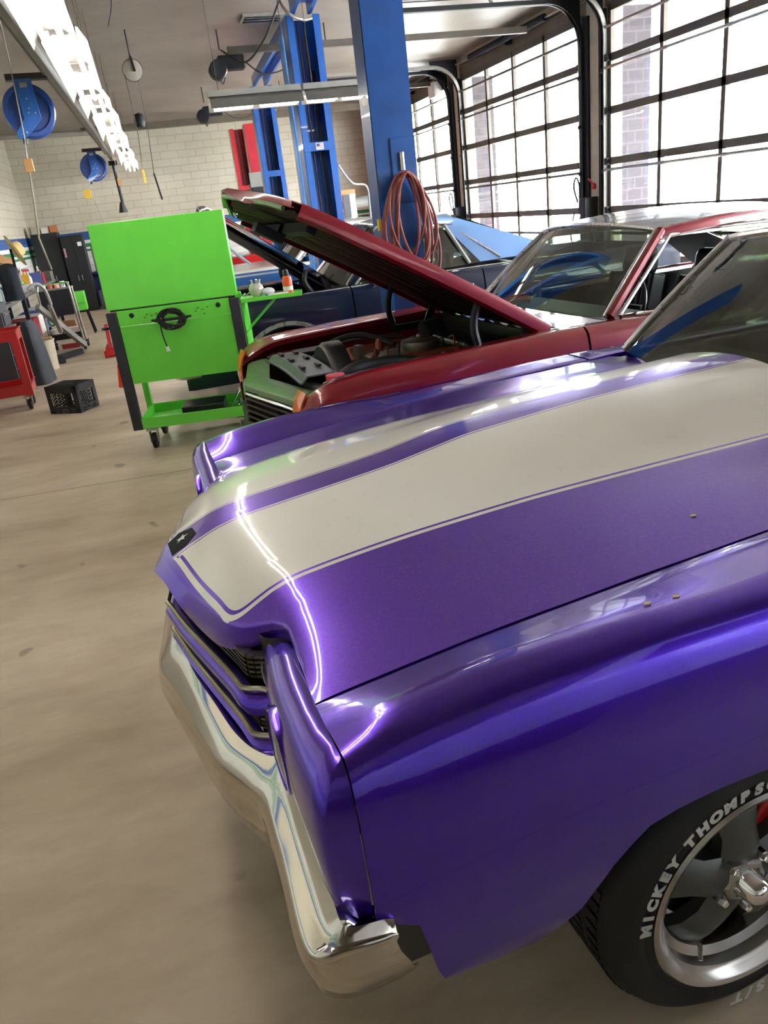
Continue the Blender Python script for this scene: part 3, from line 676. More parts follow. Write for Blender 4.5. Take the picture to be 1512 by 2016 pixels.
# headlamp bezels
def bezel(sg):
    C = [(.430, .552, .158, .834, .150, .665), (.462, .575, .184, .848, .142, .665), (.50, .60, .196, .856, .135, .667), (.55, .63, .198, .860, .130, .672), (.61, .67, .190, .866, .125, .680), (.68, .71, .186, .872, .121, .690), (.75, .765, .182, .880, .119, .698), (.82, .83, .1785, .890, .118, .704)]
    rows = []
    for vt, vb, ut, zt, uf, zb in C:
        prof = [(ut+.004, zt-.03), (ut, zt), (ut-.012, zt+.003), (lerp(ut, uf, .55), zt-.004), (lerp(ut, uf, .85), zt-.018), (uf+.001, zt-.04), (uf-.003, zt-.07), (uf-.004, .775), (uf-.002, .75), (uf+.002, .725), (uf+.010, zb+.012), (uf+.018, zb)]
        rows.append([(u, sg*lerp(vt, vb, max(0, min(1, (zt-z)/(zt-zb)))), z) for u, z in prof])
    for pts in ([(.176, .868, .868), (.177, .868, .897), (.167, .876, .897), (.147, .888, .886), (.130, .900, .862), (.123, .908, .84), (.119, .912, .81), (.118, .914, .78), (.118, .915, .75), (.118, .914, .73), (.120, .912, .70), (.125, .906, .68)],
        [(.175, .890, .868), (.176, .903, .900), (.167, .911, .897), (.150, .921, .885), (.136, .929, .864), (.129, .934, .84), (.126, .937, .81), (.125, .938, .78), (.125, .939, .74), (.126, .938, .70), (.128, .935, .67), (.133, .930, .65)],
        [(.1755, .895, .868), (.1765, .908, .8995), (.170, .917, .893), (.156, .927, .878), (.143, .936, .855), (.136, .941, .83), (.133, .944, .80), (.132, .946, .77), (.132, .946, .73), (.133, .945, .69), (.136, .942, .665), (.142, .937, .642)]):
        rows.append([(u, sg*v, z) for u, v, z in pts])
    for pts in (
        [(.175, .905, .868), (.176, .914, .897), (.177, .924, .887), (.177, .934, .868), (.177, .942, .84), (.177, .947, .81), (.177, .950, .78), (.177, .952, .75), (.177, .952, .71), (.177, .950, .67), (.177, .948, .645), (.177, .945, .628)],):
        rows.append([(u, sg*v, z) for u, v, z in pts])
    bz = MB().grid(rows).build('headlamp_bezel', M_purple2, pc, sharp=60, solid=.004)
    MB().tube([(.145, sg*.452, .815), (.139, sg*.472, .79), (.146, sg*.50, .745), (.147, sg*.548, .672), (.146, sg*.60, .668), (.139, sg*.70, .686), (.136, sg*.80, .700), (.132, sg*.875, .705)], .0035, 6).build('bezel_trim', M_chrome, bz)
    hl = MB().lathe([(0, -.006), (.03, -.005), (.055, -.002), (.066, .002), (.066, .01)], (.117, sg*.69, .775), (1, 0, 0), 36).build('headlamp', glass('headlamp glass', '#ffffff', .8), bz)
    MB().lathe([(.066, -.005), (.073, -.005), (.075, .004), (.075, .03), (.066, .03)], (.118, sg*.69, .775), (1, 0, 0), 36, closed=True).build('headlamp_ring', M_purple2, bz)
    MB().lathe([(0, -.004), (.04, -.004), (.064, -.006)], (.1225, sg*.69, .775), (1, 0, 0), 36).build('lamp_reflector', M_steel, bz)
for sg in (-1, 1): bezel(sg)
for sg in (-1, 1): MB().grid([[(u, sg*(.925-.05*(u > .2)), z) for z in (.42, .54, .66)] for u in (.225, .26, .30, .40)]).build('inner_fender_panel', M_black, pc)
# grille
UG = pchip([0, .04, .12, .25, .40, .46, .49, .55], [.0, .008, .022, .052, .088, .10, .14, .16])
def vpath(z, off=0., vm=.50, dv=0.): return [(UG(min(.55, abs(v)))+off, v*(vm/.5), z) for v in np.concatenate([-np.linspace(.5, .46, 5), -np.linspace(.44, 0, 14), np.linspace(0, .44, 14)[1:], np.linspace(.46, .5, 5)])]
gr = MB()
gr2 = MB()
for z in (.776, .787, .798, .809, .820, .688, .698, .708):
    pts = vpath(z, .024, .475 if z > .75 else .53); [(gr if z > .75 else gr2).bar(a, b_, .022, .005) for a, b_ in zip(pts, pts[1:])]
grille = gr.build('upper_grille', mat('dark chromed grille slats', '#6b6857', .3, .8), pc); gr2.build('lower_grille', mat('dark chromed grille slats', '#6b6857', .3, .8), pc)
MB().grid([[(x+.055, y, zz) for x, y, z in vpath(.7)] for zz in (.64, .86)]).build('grille_backing', M_black, grille)
for z, vm, z2 in ((.762, .495, .80), (.684, .545, .72)):
    p = vpath(z, -.002, vm)
    MB().tube(p, .0065, 8).build('grille_trim', mat('worn chrome trim', '#a8a48f', .2, 1., var=.05), grille)
def vband(name, zs, m, vm=.5):
    rows = []
    for z, off, vm_ in zs: rows.append([(x+off, y, z) for x, y, zz in vpath(z, 0, vm_)])
    return MB().grid(rows).build(name, m, pc, sharp=50)
vband('grille_center_bar', [(.752, .02, .497), (.75, -.004, .498), (.738, -.013, .505), (.727, -.013, .512), (.715, -.004, .52), (.712, .02, .525)], M_purple2)
vband('lower_grille_panel', [(.676, .02, .55), (.675, -.004, .552), (.667, -.010, .56), (.655, -.006, .565), (.645, .004, .57), (.60, .02, .58)], M_purple2)
# emblem between the stripes
def on_hood(u, v, h=.0012): return (u, v, ZP(abs(v), u)+h)
em = MB(); pts = [(.032, -.040), (.030, .046), (.062, .05), (.094, .028), (.098, -.02), (.066, -.046)]
ring = lambda k, h: [on_hood(.063+(u-.063)*k, v*k, h) for u, v in pts]
r0 = [ring(k, .0014) for k in (.0001, .5, 1.)]
for a, b_ in zip(r0, r0[1:]): em.grid([a+[a[0]], b_+[b_[0]]])
emb = em.build('emblem', mat('black emblem enamel', '#0d0e13', .6, 0, 0, spec=.15), pc)
st = MB(); P5 = [on_hood(.064+.017*(1 if i % 2 == 0 else .42)*math.cos(PI*i/5), .004+.017*(1 if i % 2 == 0 else .42)*math.sin(PI*i/5), .003) for i in range(10)]; c_ = on_hood(.064, .004, .0035)
for i in range(10): st.poly([c_, P5[i], P5[(i+1) % 10]])
st.build('emblem_star', mat('silver star', '#e4e4ea', .3, .5), emb)
# bumper
def bumper():
    S = [ # A inner top, B crest, C lower face, D bottom   each (u, v, z)
     ((.004, 0, .665), (-.050, 0, .612), (-.066, 0, .535), (-.058, 0, .49), (-.01, 0, .45)),
     ((.010, -.10, .665), (-.034, -.10, .614), (-.050, -.10, .535), (-.042, -.10, .49), (.0, -.10, .45)),
     ((.020, -.20, .662), (-.018, -.20, .615), (-.032, -.20, .53), (-.024, -.20, .485), (.02, -.20, .45)),
     ((.044, -.33, .660), (.001, -.33, .617), (-.010, -.33, .53), (-.002, -.33, .485), (.04, -.33, .45)),
     ((.062, -.43, .658), (.018, -.43, .617), (.010, -.43, .53), (.018, -.43, .485), (.06, -.43, .45)),
     ((.084, -.50, .658), (.036, -.485, .615), (.030, -.485, .53), (.038, -.49, .48), (.08, -.49, .44)),
     ((.110, -.548, .662), (.060, -.54, .615), (.056, -.54, .53), (.062, -.54, .475), (.11, -.54, .43)),
     ((.132, -.585, .672), (.079, -.60, .618), (.077, -.60, .53), (.084, -.60, .465), (.13, -.60, .42)),
     ((.138, -.68, .676), (.080, -.69, .620), (.078, -.69, .53), (.085, -.69, .455), (.13, -.69, .41)),
     ((.136, -.77, .676), (.077, -.78, .620), (.075, -.78, .53), (.082, -.78, .46), (.13, -.77, .43)),
     ((.131, -.87, .672), (.071, -.88, .620), (.070, -.87, .53), (.078, -.86, .47), (.13, -.84, .44)),
     ((.127, -.935, .668), (.072, -.935, .622), (.073, -.928, .55), (.085, -.91, .485), (.14, -.88, .455)),
     ((.128, -.957, .662), (.082, -.962, .626), (.088, -.960, .56), (.10, -.94, .50), (.15, -.90, .465)),
     ((.136, -.962, .655), (.105, -.976, .629), (.110, -.975, .565), (.125, -.958, .51), (.16, -.915, .475)),
     ((.160, -.962, .648), (.140, -.980, .628), (.145, -.981, .565), (.155, -.965, .515), (.18, -.93, .48)),
     ((.190, -.960, .640), (.180, -.980, .622), (.190, -.982, .565), (.20, -.967, .52), (.22, -.935, .485)),
     ((.205, -.957, .630), (.204, -.976, .615), (.215, -.980, .565), (.225, -.966, .525), (.24, -.937, .49))]
    rows = []
    full = [tuple((u, -v, z) for u, v, z in s) for s in S[:0:-1]]+S
    for s in full:
        A, B, C, D, E = [Vector(p) for p in s]; sgv = 1 if B.y >= 0 else -1
        # inner return, raised lip, shallow channel, crest, rounded face
        cq = max(0, min(1, (A.x-.125)/.03)) if abs(A.y) > .94 else 0; I0 = A+Vector((lerp(.045, .0, cq), -sgv*.04*cq, -.05)); I1 = A+Vector((lerp(.012, 0, cq), -sgv*.010*cq, -.004))
        gq = max(0, min(1, (abs(A.y)-.55)/.1)); G = A.lerp(B, .30)+Vector((0, 0, lerp(.004, -.007, gq))); G2 = A.lerp(B, .55)+Vector((0, 0, lerp(.006, -.009, gq))); G3 = A.lerp(B, .86)+Vector((0, 0, .002))
        B2 = B.lerp(C, .12)+Vector((-.006, 0, 0)); M_ = B.lerp(C, .55)+Vector((-.006, 0, 0))
        rows.append([I0, I1, A, G, G2, G3, B, B2, M_, C, D, E])
    # smooth along the length
    cols = list(zip(*rows)); out = []
    for c in cols: out.append(spline(c, 4))
    return MB().grid(list(zip(*out))).build('front_bumper', mat('bumper chrome', '#cdc7bc', .09, 1., var=.02), pc, sharp=45, solid=.004)
bumper()
MB().box((.16, 0, .52), (.10, 1.5, .2)).build('bumper_backing', M_black, pc)
MB().grid([[(.14, v, z) for v in np.linspace(-.9, .9, 5)] for z in (.66, .44)]).build('splash_panel', M_black, pc)
KP = dict(A=(1.845, .70, .975), T=(2.235, .60, 1.335), R=(3.15, .60, 1.33), C=(4.0, .78, .955), cb=.15, ct=.10, bp=None, cx=.1, cwb=.5, cw=.15)
cabin(pc, M_purple2, KP)
# the far front corner of this car sits slightly farther back than the near one
for o in list(bpy.data.objects):
    r = o
    while r.parent: r = r.parent
    if r is pc and o.type == 'MESH':
        for vt in o.data.vertices:
            u, v = vt.co.x, vt.co.y
            if v > .2 and u < 1.3:
                k = min(1, (v-.2)/.6); f = 1 if u < .4 else max(0, 1-(u-.4)/.9)
                vt.co.x = u+.062*k*k*(3-2*k)*f
M_tr = M_rub
for u in (.9155, 3.76):
    for sg in (-1, 1): wheel(pc, u, sg*.938, .318, .318, letters=(u < 1 and sg < 0), side=sg)
# small dry seeds lying on the paint
for k, (u, v, n) in enumerate([(.735, -.842, 'nearer the bumper'), (.79, -.846, 'farther from the bumper'), (1.02, -.62, 'on the hood side')]):
    z = (PP['zc'](u)+.001) if k < 2 else ZP(.62, u)+.002
    o = MB().sphere((0, 0, 0), .0055, (1.3, .8, .35), 10).build('dry_seed', mat('dry seed', '#d8c49a', .7), None)
    c, s = math.cos(TH), math.sin(TH); o.location = (-.13+u*c-v*s, 1.745+u*s+v*c, z)
    tag(o, 'tiny pale dry seed lying on the purple paint, '+n, 'seed', 'dry seeds on the purple car')
# ---------------------------------------------------------------- red car with raised hood
M_redp = paint('deep red car paint', '#78081a', .2, .1, 0); M_gl = mat('green primer', '#4a6f3c', .4, 0, .4)
def redhood_mat():
    t = NT('red hood paint with black panel'); o = t.coord(); s = t.add('ShaderNodeSeparateXYZ'); t.link(o, s.inputs[0]); a = t.math('ABSOLUTE', s.outputs[1])
    k = t.math('MULTIPLY', t.math('LESS_THAN', a, .47), t.math('GREATER_THAN', s.outputs[0], -1.22))
    k2 = t.math('MULTIPLY', t.math('LESS_THAN', a, .50), t.math('GREATER_THAN', s.outputs[0], -1.25))
    n = t.noise(o, 6, 3); c = t.mix(n, lin('#7c0a1a'), lin('#700818')); c = t.mix(k2, c, lin('#c9c7c2')); c = t.mix(k, c, lin('#17181a'))
    t.link(c, t.b.inputs['Base Color']); t.set(Roughness=.35, Coat_Weight=1.); return t.m
rc = thing('car', 'deep red classic car with its hood propped open, behind the purple car', 'car', (.36, 4.37, 0), TH)
HU, HZ = 1.60, .885
ZR0 = lambda a, u: float(np.interp(u, [-.1, .0, .1, .2, .4, .8, 1.2, 1.6], [.815, .835, .848, .857, .868, .880, .887, .89]))+.035*(1-(a/.72)**2)-.01
UFR = li([0, .3, .6, .72], [-.14, -.07, .01, .06])
rh = hood_mesh(ZR0, UFR, .70, lambda a: 1.60-.02*(a/.7)**2, 30, 40)
hp = thing('hood', None, None, (HU, 0, HZ)); hp.parent = rc; hp.rotation_euler = (0, math.radians(31.7), 0)
off = lambda rows, dz=0, ins=0: [[(u-HU, v*(1-ins), z-HZ+dz) for u, v, z in r] for r in rows]
MB().grid(off(rh)).build('hood_skin', redhood_mat(), hp, sharp=50, solid=.006)
inner = [[(u-HU+.01, v*.95, z-HZ-.035-.018*(abs(((v*6) % 1)-.5) < .22)) for u, v, z in r[8:]] for r in rh]
MB().grid(inner).build('hood_inner_panel', mat('dark hood underside', '#2a1416', .5, .1), hp, solid=.01)
for sg in (-1, 1):
    MB().grid([[(u-HU, sg*.705, ZR0(.70, u)-HZ+.002), (u-HU, sg*.712, ZR0(.70, u)-HZ-.02), (u-HU, sg*.712, ZR0(.70, u)-HZ-.06), (u-HU, sg*.69, ZR0(.70, u)-HZ-.075)] for u in np.linspace(.10, 1.58, 16)]).build('hood_flange', M_redp, hp, solid=.004)
MB().tube([(UFR(abs(v))-HU+.0, v, ZR0(abs(v), UFR(abs(v)))-HZ-.045) for v in np.linspace(-.66, .66, 23)], .012, 8).build('hood_nose_lip', M_gl, hp)
MB().box((-1.46, .0, -.16), (.16, .12, .05)).build('hood_latch', M_dark, hp)
for v in (-.3, .3): MB().box((-1.38, v, -.105), (.05, .5, .05)).build('hood_brace', M_dark, hp)
PR = dict(g=lambda u: .715 if u < 1.6 else .74, zg=pchip([.1, .2, .36, .6, 1.2, 1.6, 2.2, 4.9], [.73, .78, .83, .845, .865, .875, .87, .84]),
    vc=pchip([.11, .16, .26, .5, 1.5, 2.2, 4.9], [.835, .855, .868, .875, .878, .88, .84]),
    zc=pchip([.11, .14, .18, .24, .33, .5, 1, 1.6, 2.2, 4.9], [.715, .765, .80, .83, .85, .865, .877, .885, .88, .85]),
    zb=bottomline(.28, [(.93, .33, .38, .64), (3.75, .33, .36, .62)]), dv=DV, iw=M_redp)
body(rc, M_redp, PR, [(.11, 1.66), (1.67, 3.0), (3.01, 4.9)], ['fender', 'door', 'quarter_panel'])
KR = dict(A=(1.90, .735, .885), T=(2.345, .585, 1.285), R=(3.35, .60, 1.285), C=(4.3, .76, .88), cb=.14, ct=.08, cx=.1, cwb=.5, cw=.15, sideglass=False)
M_roofrefl = mat('red roof with silver reflection', '#a9adb3', .22, .4, .8)  # silver colour stands in for reflections on the red roof
cabin(rc, M_redp, KR, roofm=M_roofrefl)
for sg in (-1, 1): MB().tube([(1.96, sg*.79, .885), (2.6, sg*.81, .89), (3.9, sg*.80, .885)], .012, 8).build('belt_trim', M_chrome, rc)
MB().grid([[(u, v, .86-.02*(u-3.9)+.03*(1-(v/.76)**2)) for v in np.linspace(-.77, .77, 9)] for u in np.linspace(4.1, 4.9, 6)]).build('trunk_lid', M_redp, rc, solid=.01)
# green header, grille and lenses
UH = lambda v: .0+.22*abs(v)**1.0
vs = np.linspace(-.66, .66, 23)
MB().grid([[(UH(v)+du, v, z) for v in vs] for du, z in ((.15, .742), (.10, .745), (.03, .738), (.004, .728), (-.002, .715), (.0, .70), (.01, .694))]).build('header_panel', M_gl, rc, solid=.005)
g_ = MB()
for z in np.linspace(.45, .66, 7):
    p = [(UH(v)+.012, v, z) for v in vs]
    for a, b_ in zip(p, p[1:]): g_.bar(a, b_, .05, .012)
gr_ = g_.build('grille', mat('black chromed grille bars', '#2b2d30', .25, .7), rc)
MB().grid([[(UH(v)+.06, v, z) for v in vs] for z in (.40, .70)]).build('grille_backing', M_black, gr_)
MB().tube([(UH(v)-.004, v, .685) for v in vs], .009, 8).build('grille_trim', M_chrome, rc)
for sg in (-1, 1):
    MB().lathe([(0, -.02), (.05, -.012), (.07, .005), (.075, .03), (0, .03)], (.10, sg*.60, .58), (1, 0, 0), 24).build('headlamp', M_steel, rc)
    MB().grid([[(.105+.045*t, sg*(.70+.14*s), lerp(.80-.04*(1-t), .60, q)-.05*abs(s-.5)*(1-t)) for s in np.linspace(0, 1, 5)] for t, q in ((1, -.02), (.4, .0), (0, .15), (-.15, .5), (0, .95))]).build('marker_lens', M_light, rc, solid=.01)
MB().tube(spline([(-.03, 0, .42), (.10, -.5, .42), (.16, -.85, .42), (.30, -.95, .43)], 5)+[], .06, 10).build('front_bumper', M_dark, rc)
MB().tube(spline([(-.03, 0, .42), (.10, .5, .42), (.16, .85, .42), (.30, .95, .43)], 5), .06, 10).build('front_bumper', M_dark, rc)
# engine bay
M_eng = mat('greasy engine cast iron', '#3a342c', .5, .6, bump=.3); M_al = mat('dull aluminium casting', '#8a8478', .4, .8, bump=.3)
MB().box((.93, 0, .48), (1.25, 1.4, .05)).build('bay_floor', M_black, rc)
MB().box((1.56, 0, .68), (.06, 1.42, .34)).build('firewall', M_black, rc)
MB().box((.30, 0, .60), (.05, 1.3, .32)).build('radiator', M_dark, rc)
rp = MB(); M_shroud = mat('grey radiator cover', '#5c6066', .4, .3)
rp.grid([[(u, v, .800+.018*math.sin(PI*(v+.42)/.84)+(0 if .24 < u < .44 else -.03)) for v in np.linspace(-.42, .42, 13)] for u in (.225, .24, .27, .36, .42, .44, .46)])
rpo = rp.build('radiator_cover', M_shroud, rc, solid=.008)
for v in (-.25, 0, .25):
    for u in (.29, .38): MB().box((u, v, .826-.02*abs(v)), (.022, .075, .012)).build('cover_slot', M_blk, rpo)
MB().lathe([(.0, .0), (.23, 0), (.25, .03), (.25, .12), (.21, .12)], (.47, 0, .64), (1, 0, 0), 28).build('fan_shroud', M_blk, rc)
MB().box((.98, 0, .60), (.62, .46, .22)).build('engine_block', M_eng, rc, bevel=.02)
for sg in (-1, 1): MB().box((.98, sg*.22, .73), (.56, .14, .08), rx=sg*.5).build('valve_cover', mat('rusty orange valve cover', '#7a3a22', .5, .2), rc, bevel=.02)
MB().box((.98, 0, .74), (.46, .2, .06)).build('intake_manifold', M_al, rc, bevel=.015)
ac = MB().lathe([(0, .06), (.05, .06), (.07, .045), (.11, .04), (.115, .0), (.10, -.03), (0, -.03)], (1.03, -.16, .80), (0, 0, 1), 28).build('carburetor', M_al, rc)
MB().cyl((1.03, -.16, .85), (1.03, -.16, .875), .015, 10).build('wing_nut', M_steel, ac)
MB().lathe([(0, .05), (.06, .05), (.065, .0), (0, 0)], (.72, .12, .76), (1, 0, 0), 20).build('alternator', M_al, rc)
MB().tube(spline([(.42, -.40, .72), (.50, -.44, .79), (.62, -.42, .80), (.80, -.42, .79), (.90, -.36, .76)], 6), .034, 12).build('radiator_hose', M_rub, rc)
MB().tube(spline([(.46, .2, .76), (.62, .26, .84), (.80, .22, .86), (.95, .05, .80)], 6), .017, 10).build('heater_hose', M_rub, rc)
MB().tube(spline([(.48, .34, .74), (.65, .4, .80), (.85, .33, .82), (1.1, .3, .80)], 6), .012, 8).build('wiring_loom', M_cord, rc)
MB().tube(spline([(.75, -.1, .76), (.77, -.16, .83), (.80, -.1, .86), (.84, -.03, .80)], 6), .018, 8).build('copper_pipe', mat('rusty pipe', '#9a4a35', .5), rc)
for k in range(8):
    a = .72+.07*k; MB().tube(spline([(a, -.25, .76), (a+.03, -.18, .83), (a+.05, -.06, .80)], 4), .006, 6).build('plug_lead', mat('red plug lead' if k % 2 else 'black plug lead', '#7d1f1c' if k % 2 else '#1b1b1c', .5), rc)
MB().cyl((.40, -.50, .76), (.40, -.50, .80), .05, 20).build('reservoir_cap', mat('pink red cap', '#d8495a', .4), rc)
MB().cyl((.40, -.50, .62), (.40, -.50, .76), .07, 20).build('reservoir', M_white, rc)
MB().box((.55, .52, .68), (.2, .17, .2)).build('battery', M_blk, rc, bevel=.01)
MB().cyl((1.30, .40, .74), (1.42, .40, .76), .11, 20).build('brake_booster', M_dark, rc)
MB().box((1.35, -.1, .74), (.24, .5, .14)).build('wiper_motor_cover', M_blk, rc, bevel=.03)
for sg in (-1, 1):
    MB().tube(spline([(1.18, sg*.64, .80), (1.15, sg*.64, .95), (1.20, sg*.64, 1.08), (1.30, sg*.64, 1.06)], 6), .022, 8).build('hood_hinge', M_dark, rc)
    MB().bar((1.42, sg*.64, .80), (1.50, sg*.64, .95), .02, .05).build('hood_hinge', M_dark, rc)
    MB().bar((1.18, sg*.64, .80), (1.46, sg*.64, .80), .02, .04).build('hinge_plate', M_dark, rc)
for k, (a, b_) in enumerate([((1.50, -.55, .905), (1.70, -.10, .93)), ((1.52, .05, .93), (1.72, .45, .92))]):
    MB().bar(a, b_, .014, .01).build('wiper_arm', M_steel, rc)
# mirror
mr = MB().tube(spline([(2.06, -.80, .885), (2.14, -.90, .90), (2.22, -.97, .955)], 5), .012, 8).build('door_mirror_stalk', M_chrome, rc)
MB().sphere((2.22, -.98, .97), .065, (.5, 1.1, .8), 14).build('door_mirror', M_chrome, rc)
MB().cyl((2.02, .17, .92), (2.02, .17, 1.02), .028, 14).build('cup', mat('pinkish drink can', '#b09088', .4), rc)
for u in (.93, 3.75):
    for sg in (-1, 1): wheel(rc, u, sg*.93, .33, .33, .19, 'cap', sg)
# ---------------------------------------------------------------- other cars
def classic(label, loc, m, zo, hinge=None, ang=0, K=None, hoodm=None, nose=.0, rockz=.28, archtrim=None, inner='#101114', L=4.9, whl='blk', dark=True, seats=True, cuts=None):
    t = thing('car', label, 'car', loc, 0)
    P = dict(g=lambda u: .715 if u < 1.55 else .74, zg=pchip([.0, .15, .4, 1.2, 1.6, 2.2, 4.9], [.74+zo, .80+zo, .84+zo, .87+zo, .88+zo, .88+zo, .86+zo]),
        vc=pchip([.0, .08, .3, 1.5, 2.2, 4.9], [.83, .855, .87, .875, .878, .84]), zc=pchip([.0, .05, .15, .3, .6, 1.2, 2.2, 4.9], [.76+zo, .80+zo, .84+zo, .86+zo, .875+zo, .885+zo, .885+zo, .87+zo]),
        zb=bottomline(rockz, [(.93, .33, .40, .70), (3.75, .33, .38, .68)]), dv=DV)
    body(t, m, P, cuts or [(.01, 1.55), (1.56, 2.80), (2.81, L)], ['fender', 'door', 'quarter_panel'], L)
    Z0 = lambda a, u: float(np.interp(u, [0, .15, .4, 1.2, 1.6], [.80+zo, .83+zo, .85+zo, .87+zo, .885+zo]))+.03*(1-(a/.72)**2)
    UF = li([0, .4, .72], [-.03+nose, .0+nose, .05+nose]); hu, hz = hinge or (1.52, .885+zo)
    r = hood_mesh(Z0, UF, .70, lambda a: hu-.01, 24, 24)
    hp = thing('hood', None, None, (hu, 0, hz)); hp.parent = t; hp.rotation_euler = (0, math.radians(ang), 0)
    MB().grid([[(u-hu, v, z-hz) for u, v, z in q] for q in r]).build('hood_skin', hoodm or m, hp, sharp=50, solid=.006)
    if ang:
        MB().grid([[(u-hu+.01, v*.95, z-hz-.045-.03*(abs(((v*4) % 1)-.5) < .3)) for u, v, z in q[6:]] for q in r]).build('hood_inner_panel', mat('inner '+inner, inner, .45), hp, solid=.01)
        b = MB()
        for k in range(7):
            for sg in (-1, 1): b.box((-1.2+.15*k, sg*.58, -.085), (.08, .04, .012))
        for sg in (-1, 1):
            MB().tube(spline([(1.30, sg*.66, .80+zo), (1.20, sg*.66, .95+zo), (1.22, sg*.66, 1.06+zo)], 5), .022, 8).build('hood_hinge', M_dark, t)
            MB().bar((1.42, sg*.66, .82+zo), (1.36, sg*.66, 1.0+zo), .03, .05).build('hood_hinge', M_dark, t)
            MB().grid([[(u, sg*.69, .80+zo), (u, sg*.60, .79+zo), (u, sg*.58, .60+zo)] for u in (.15, .8, 1.5)]).build('fender_apron', M_dark, t)
        MB().box((.95, 0, .62+zo), (.7, .6, .26)).build('engine_block', M_eng, t, bevel=.03)
        MB().lathe([(0, .07), (.17, .07), (.19, .05), (.19, .0), (0, 0)], (.95, 0, .78+zo), (0, 0, 1), 28).build('air_cleaner', M_blk, t)
        MB().box((.22, 0, .60+zo), (.06, 1.3, .34)).build('radiator', M_dark, t)
        for k in range(4): MB().tube(spline([(.7+.2*k, -.55, .76+zo), (.75+.2*k, -.4, .86+zo), (.85+.15*k, -.1, .80+zo)], 5), .014, 8).build('hose', M_rub if k % 2 else M_al, t)
    MB().box((.04, 0, .55+zo), (.06, 1.5, .26)).build('grille', M_dark, t, bevel=.01)
    for sg in (-1, 1): MB().box((.0, sg*.62, .60+zo), (.06, .3, .16)).build('headlamp', M_steel, t, bevel=.02)
    MB().tube(spline([(.14, -.93, .45), (-.04, -.88, .45), (-.09, -.4, .45), (-.10, 0, .45), (-.09, .4, .45), (-.04, .88, .45), (.14, .93, .45)], 5), .065, 10).build('front_bumper', M_chrome, t)
    MB().grid([[(L, v, z) for v in np.linspace(-.85, .85, 5)] for z in (.35, .6, .86+zo)]).build('tail_panel', m, t, solid=.01)
    if K: cabin(t, m, K, roofm=K.get('roofm'), seats=seats)
    for u in (.93, 3.75):
        for sg in (-1, 1):
            wheel(t, u, sg*.92, .33, .33, .19, whl, sg)
    if archtrim:
        for sg in (-1, 1):
            for uc, rr, top in ((.93, .40, .70), (3.75, .38, .68)):
                pts = []
                for a in np.linspace(.06*PI, .94*PI, 17):
                    x = uc-(rr+.012)*math.cos(a); z = .33+math.sin(a)*(top-.33+.012); pts.append((x, z))
                rows = [[(x, sg*(P['vc'](x)+(.952-P['vc'](x))/.073*DV(P['zc'](x)-z)+.004), z) for x, z in pts], [(uc+(x-uc)*1.10, sg*(P['vc'](x)+(.952-P['vc'](x))/.073*DV(P['zc'](x)-z)+.006), .33+(z-.33)*1.09) for x, z in pts]]
                MB().grid(rows).build('wheel_arch_trim', mat('bright trim', '#e2e2e2', .28, .9), t, solid=.012)
    return t, P
M_navy = paint('navy blue paint', '#0a1731', .2, .1, 0); M_blueg = paint('greyish blue roof paint', '#6f93c4', .15, .1, 0, .3)
KE = dict(A=(1.56, .745, .95), T=(2.02, .60, 1.385), R=(2.66, .62, 1.39), C=(3.25, .80, 1.0), cb=.12, ct=.08, cx=.45, cwb=.42, cw=.12, bp=2.72, bpm=M_grey, roofm=M_blueg, railm=M_blueg, sailm=M_blueg)
ec, PE = classic('navy blue pickup style coupe with sloping grey blue roof, hood open, behind the red car', (.07, 7.66, 0), M_navy, .065, (1.53, .965), 38.2, KE, nose=.23, archtrim=True)
MB().tube([(1.66, -.80, .955), (2.4, -.81, .96), (3.3, -.80, .955), (4.6, -.79, .94)], .009, 6).build('belt_trim', M_chrome, ec)
MB().box((2.60, -.955, .82), (.17, .02, .03)).build('door_handle', M_chrome, ec, bevel=.006)
MB().sphere((1.74, -.93, 1.02), .09, (.7, 1.1, .75), 16).build('door_mirror', M_blk, ec)
MB().bar((1.76, -.82, .96), (1.75, -.9, 1.0), .03).build('door_mirror_bracket', M_blk, ec)
MB().box((.35, -.90, .68), (.05, .03, .07)).build('side_marker', M_light, ec)
def whitestripe():
    t = NT('blue paint with white hood'); o = t.coord(); s = t.add('ShaderNodeSeparateXYZ'); t.link(o, s.inputs[0])
    n = t.noise(o, 5, 3); c = t.mix(t.math('GREATER_THAN', s.outputs[2], .895), t.mix(n, lin('#235a94'), lin('#1b4a80')), lin('#d9d5cb'))
    k = t.math('MULTIPLY', t.math('GREATER_THAN', s.outputs[2], .845), t.math('LESS_THAN', s.outputs[2], .87)); c = t.mix(k, c, lin('#8d9298'))
    t.link(c, t.b.inputs['Base Color']); t.set(Roughness=.3, Coat_Weight=1.); return t.m
KB = dict(A=(1.62, .745, .94), T=(2.1, .60, 1.36), R=(3.0, .62, 1.36), C=(3.9, .78, .95), cb=.12, ct=.08, cx=.2, cwb=.4, cw=.12)
b3, PB = classic('blue car with a white top stripe, beyond the navy car and the tool cart', (.35, 12.3, 0), whitestripe(), .05, None, 0, KB, hoodm=mat('pale worn hood paint', '#d2cfc8', .35, 0, .5))
r4, PR4 = classic('bright red car farthest away by the red lift posts', (.7, 17.2, 0), paint('bright red paint', '#c4241d', .1, 0, 0), .03, None, 0, KB)
# raised light blue hood and clutter on the far car
MB().bar((1.0, -.6, 1.0), (.35, -.6, 1.62), .5, .02).build('raised_hood', mat('pale blue panel', '#a9bdcf', .4), b3)
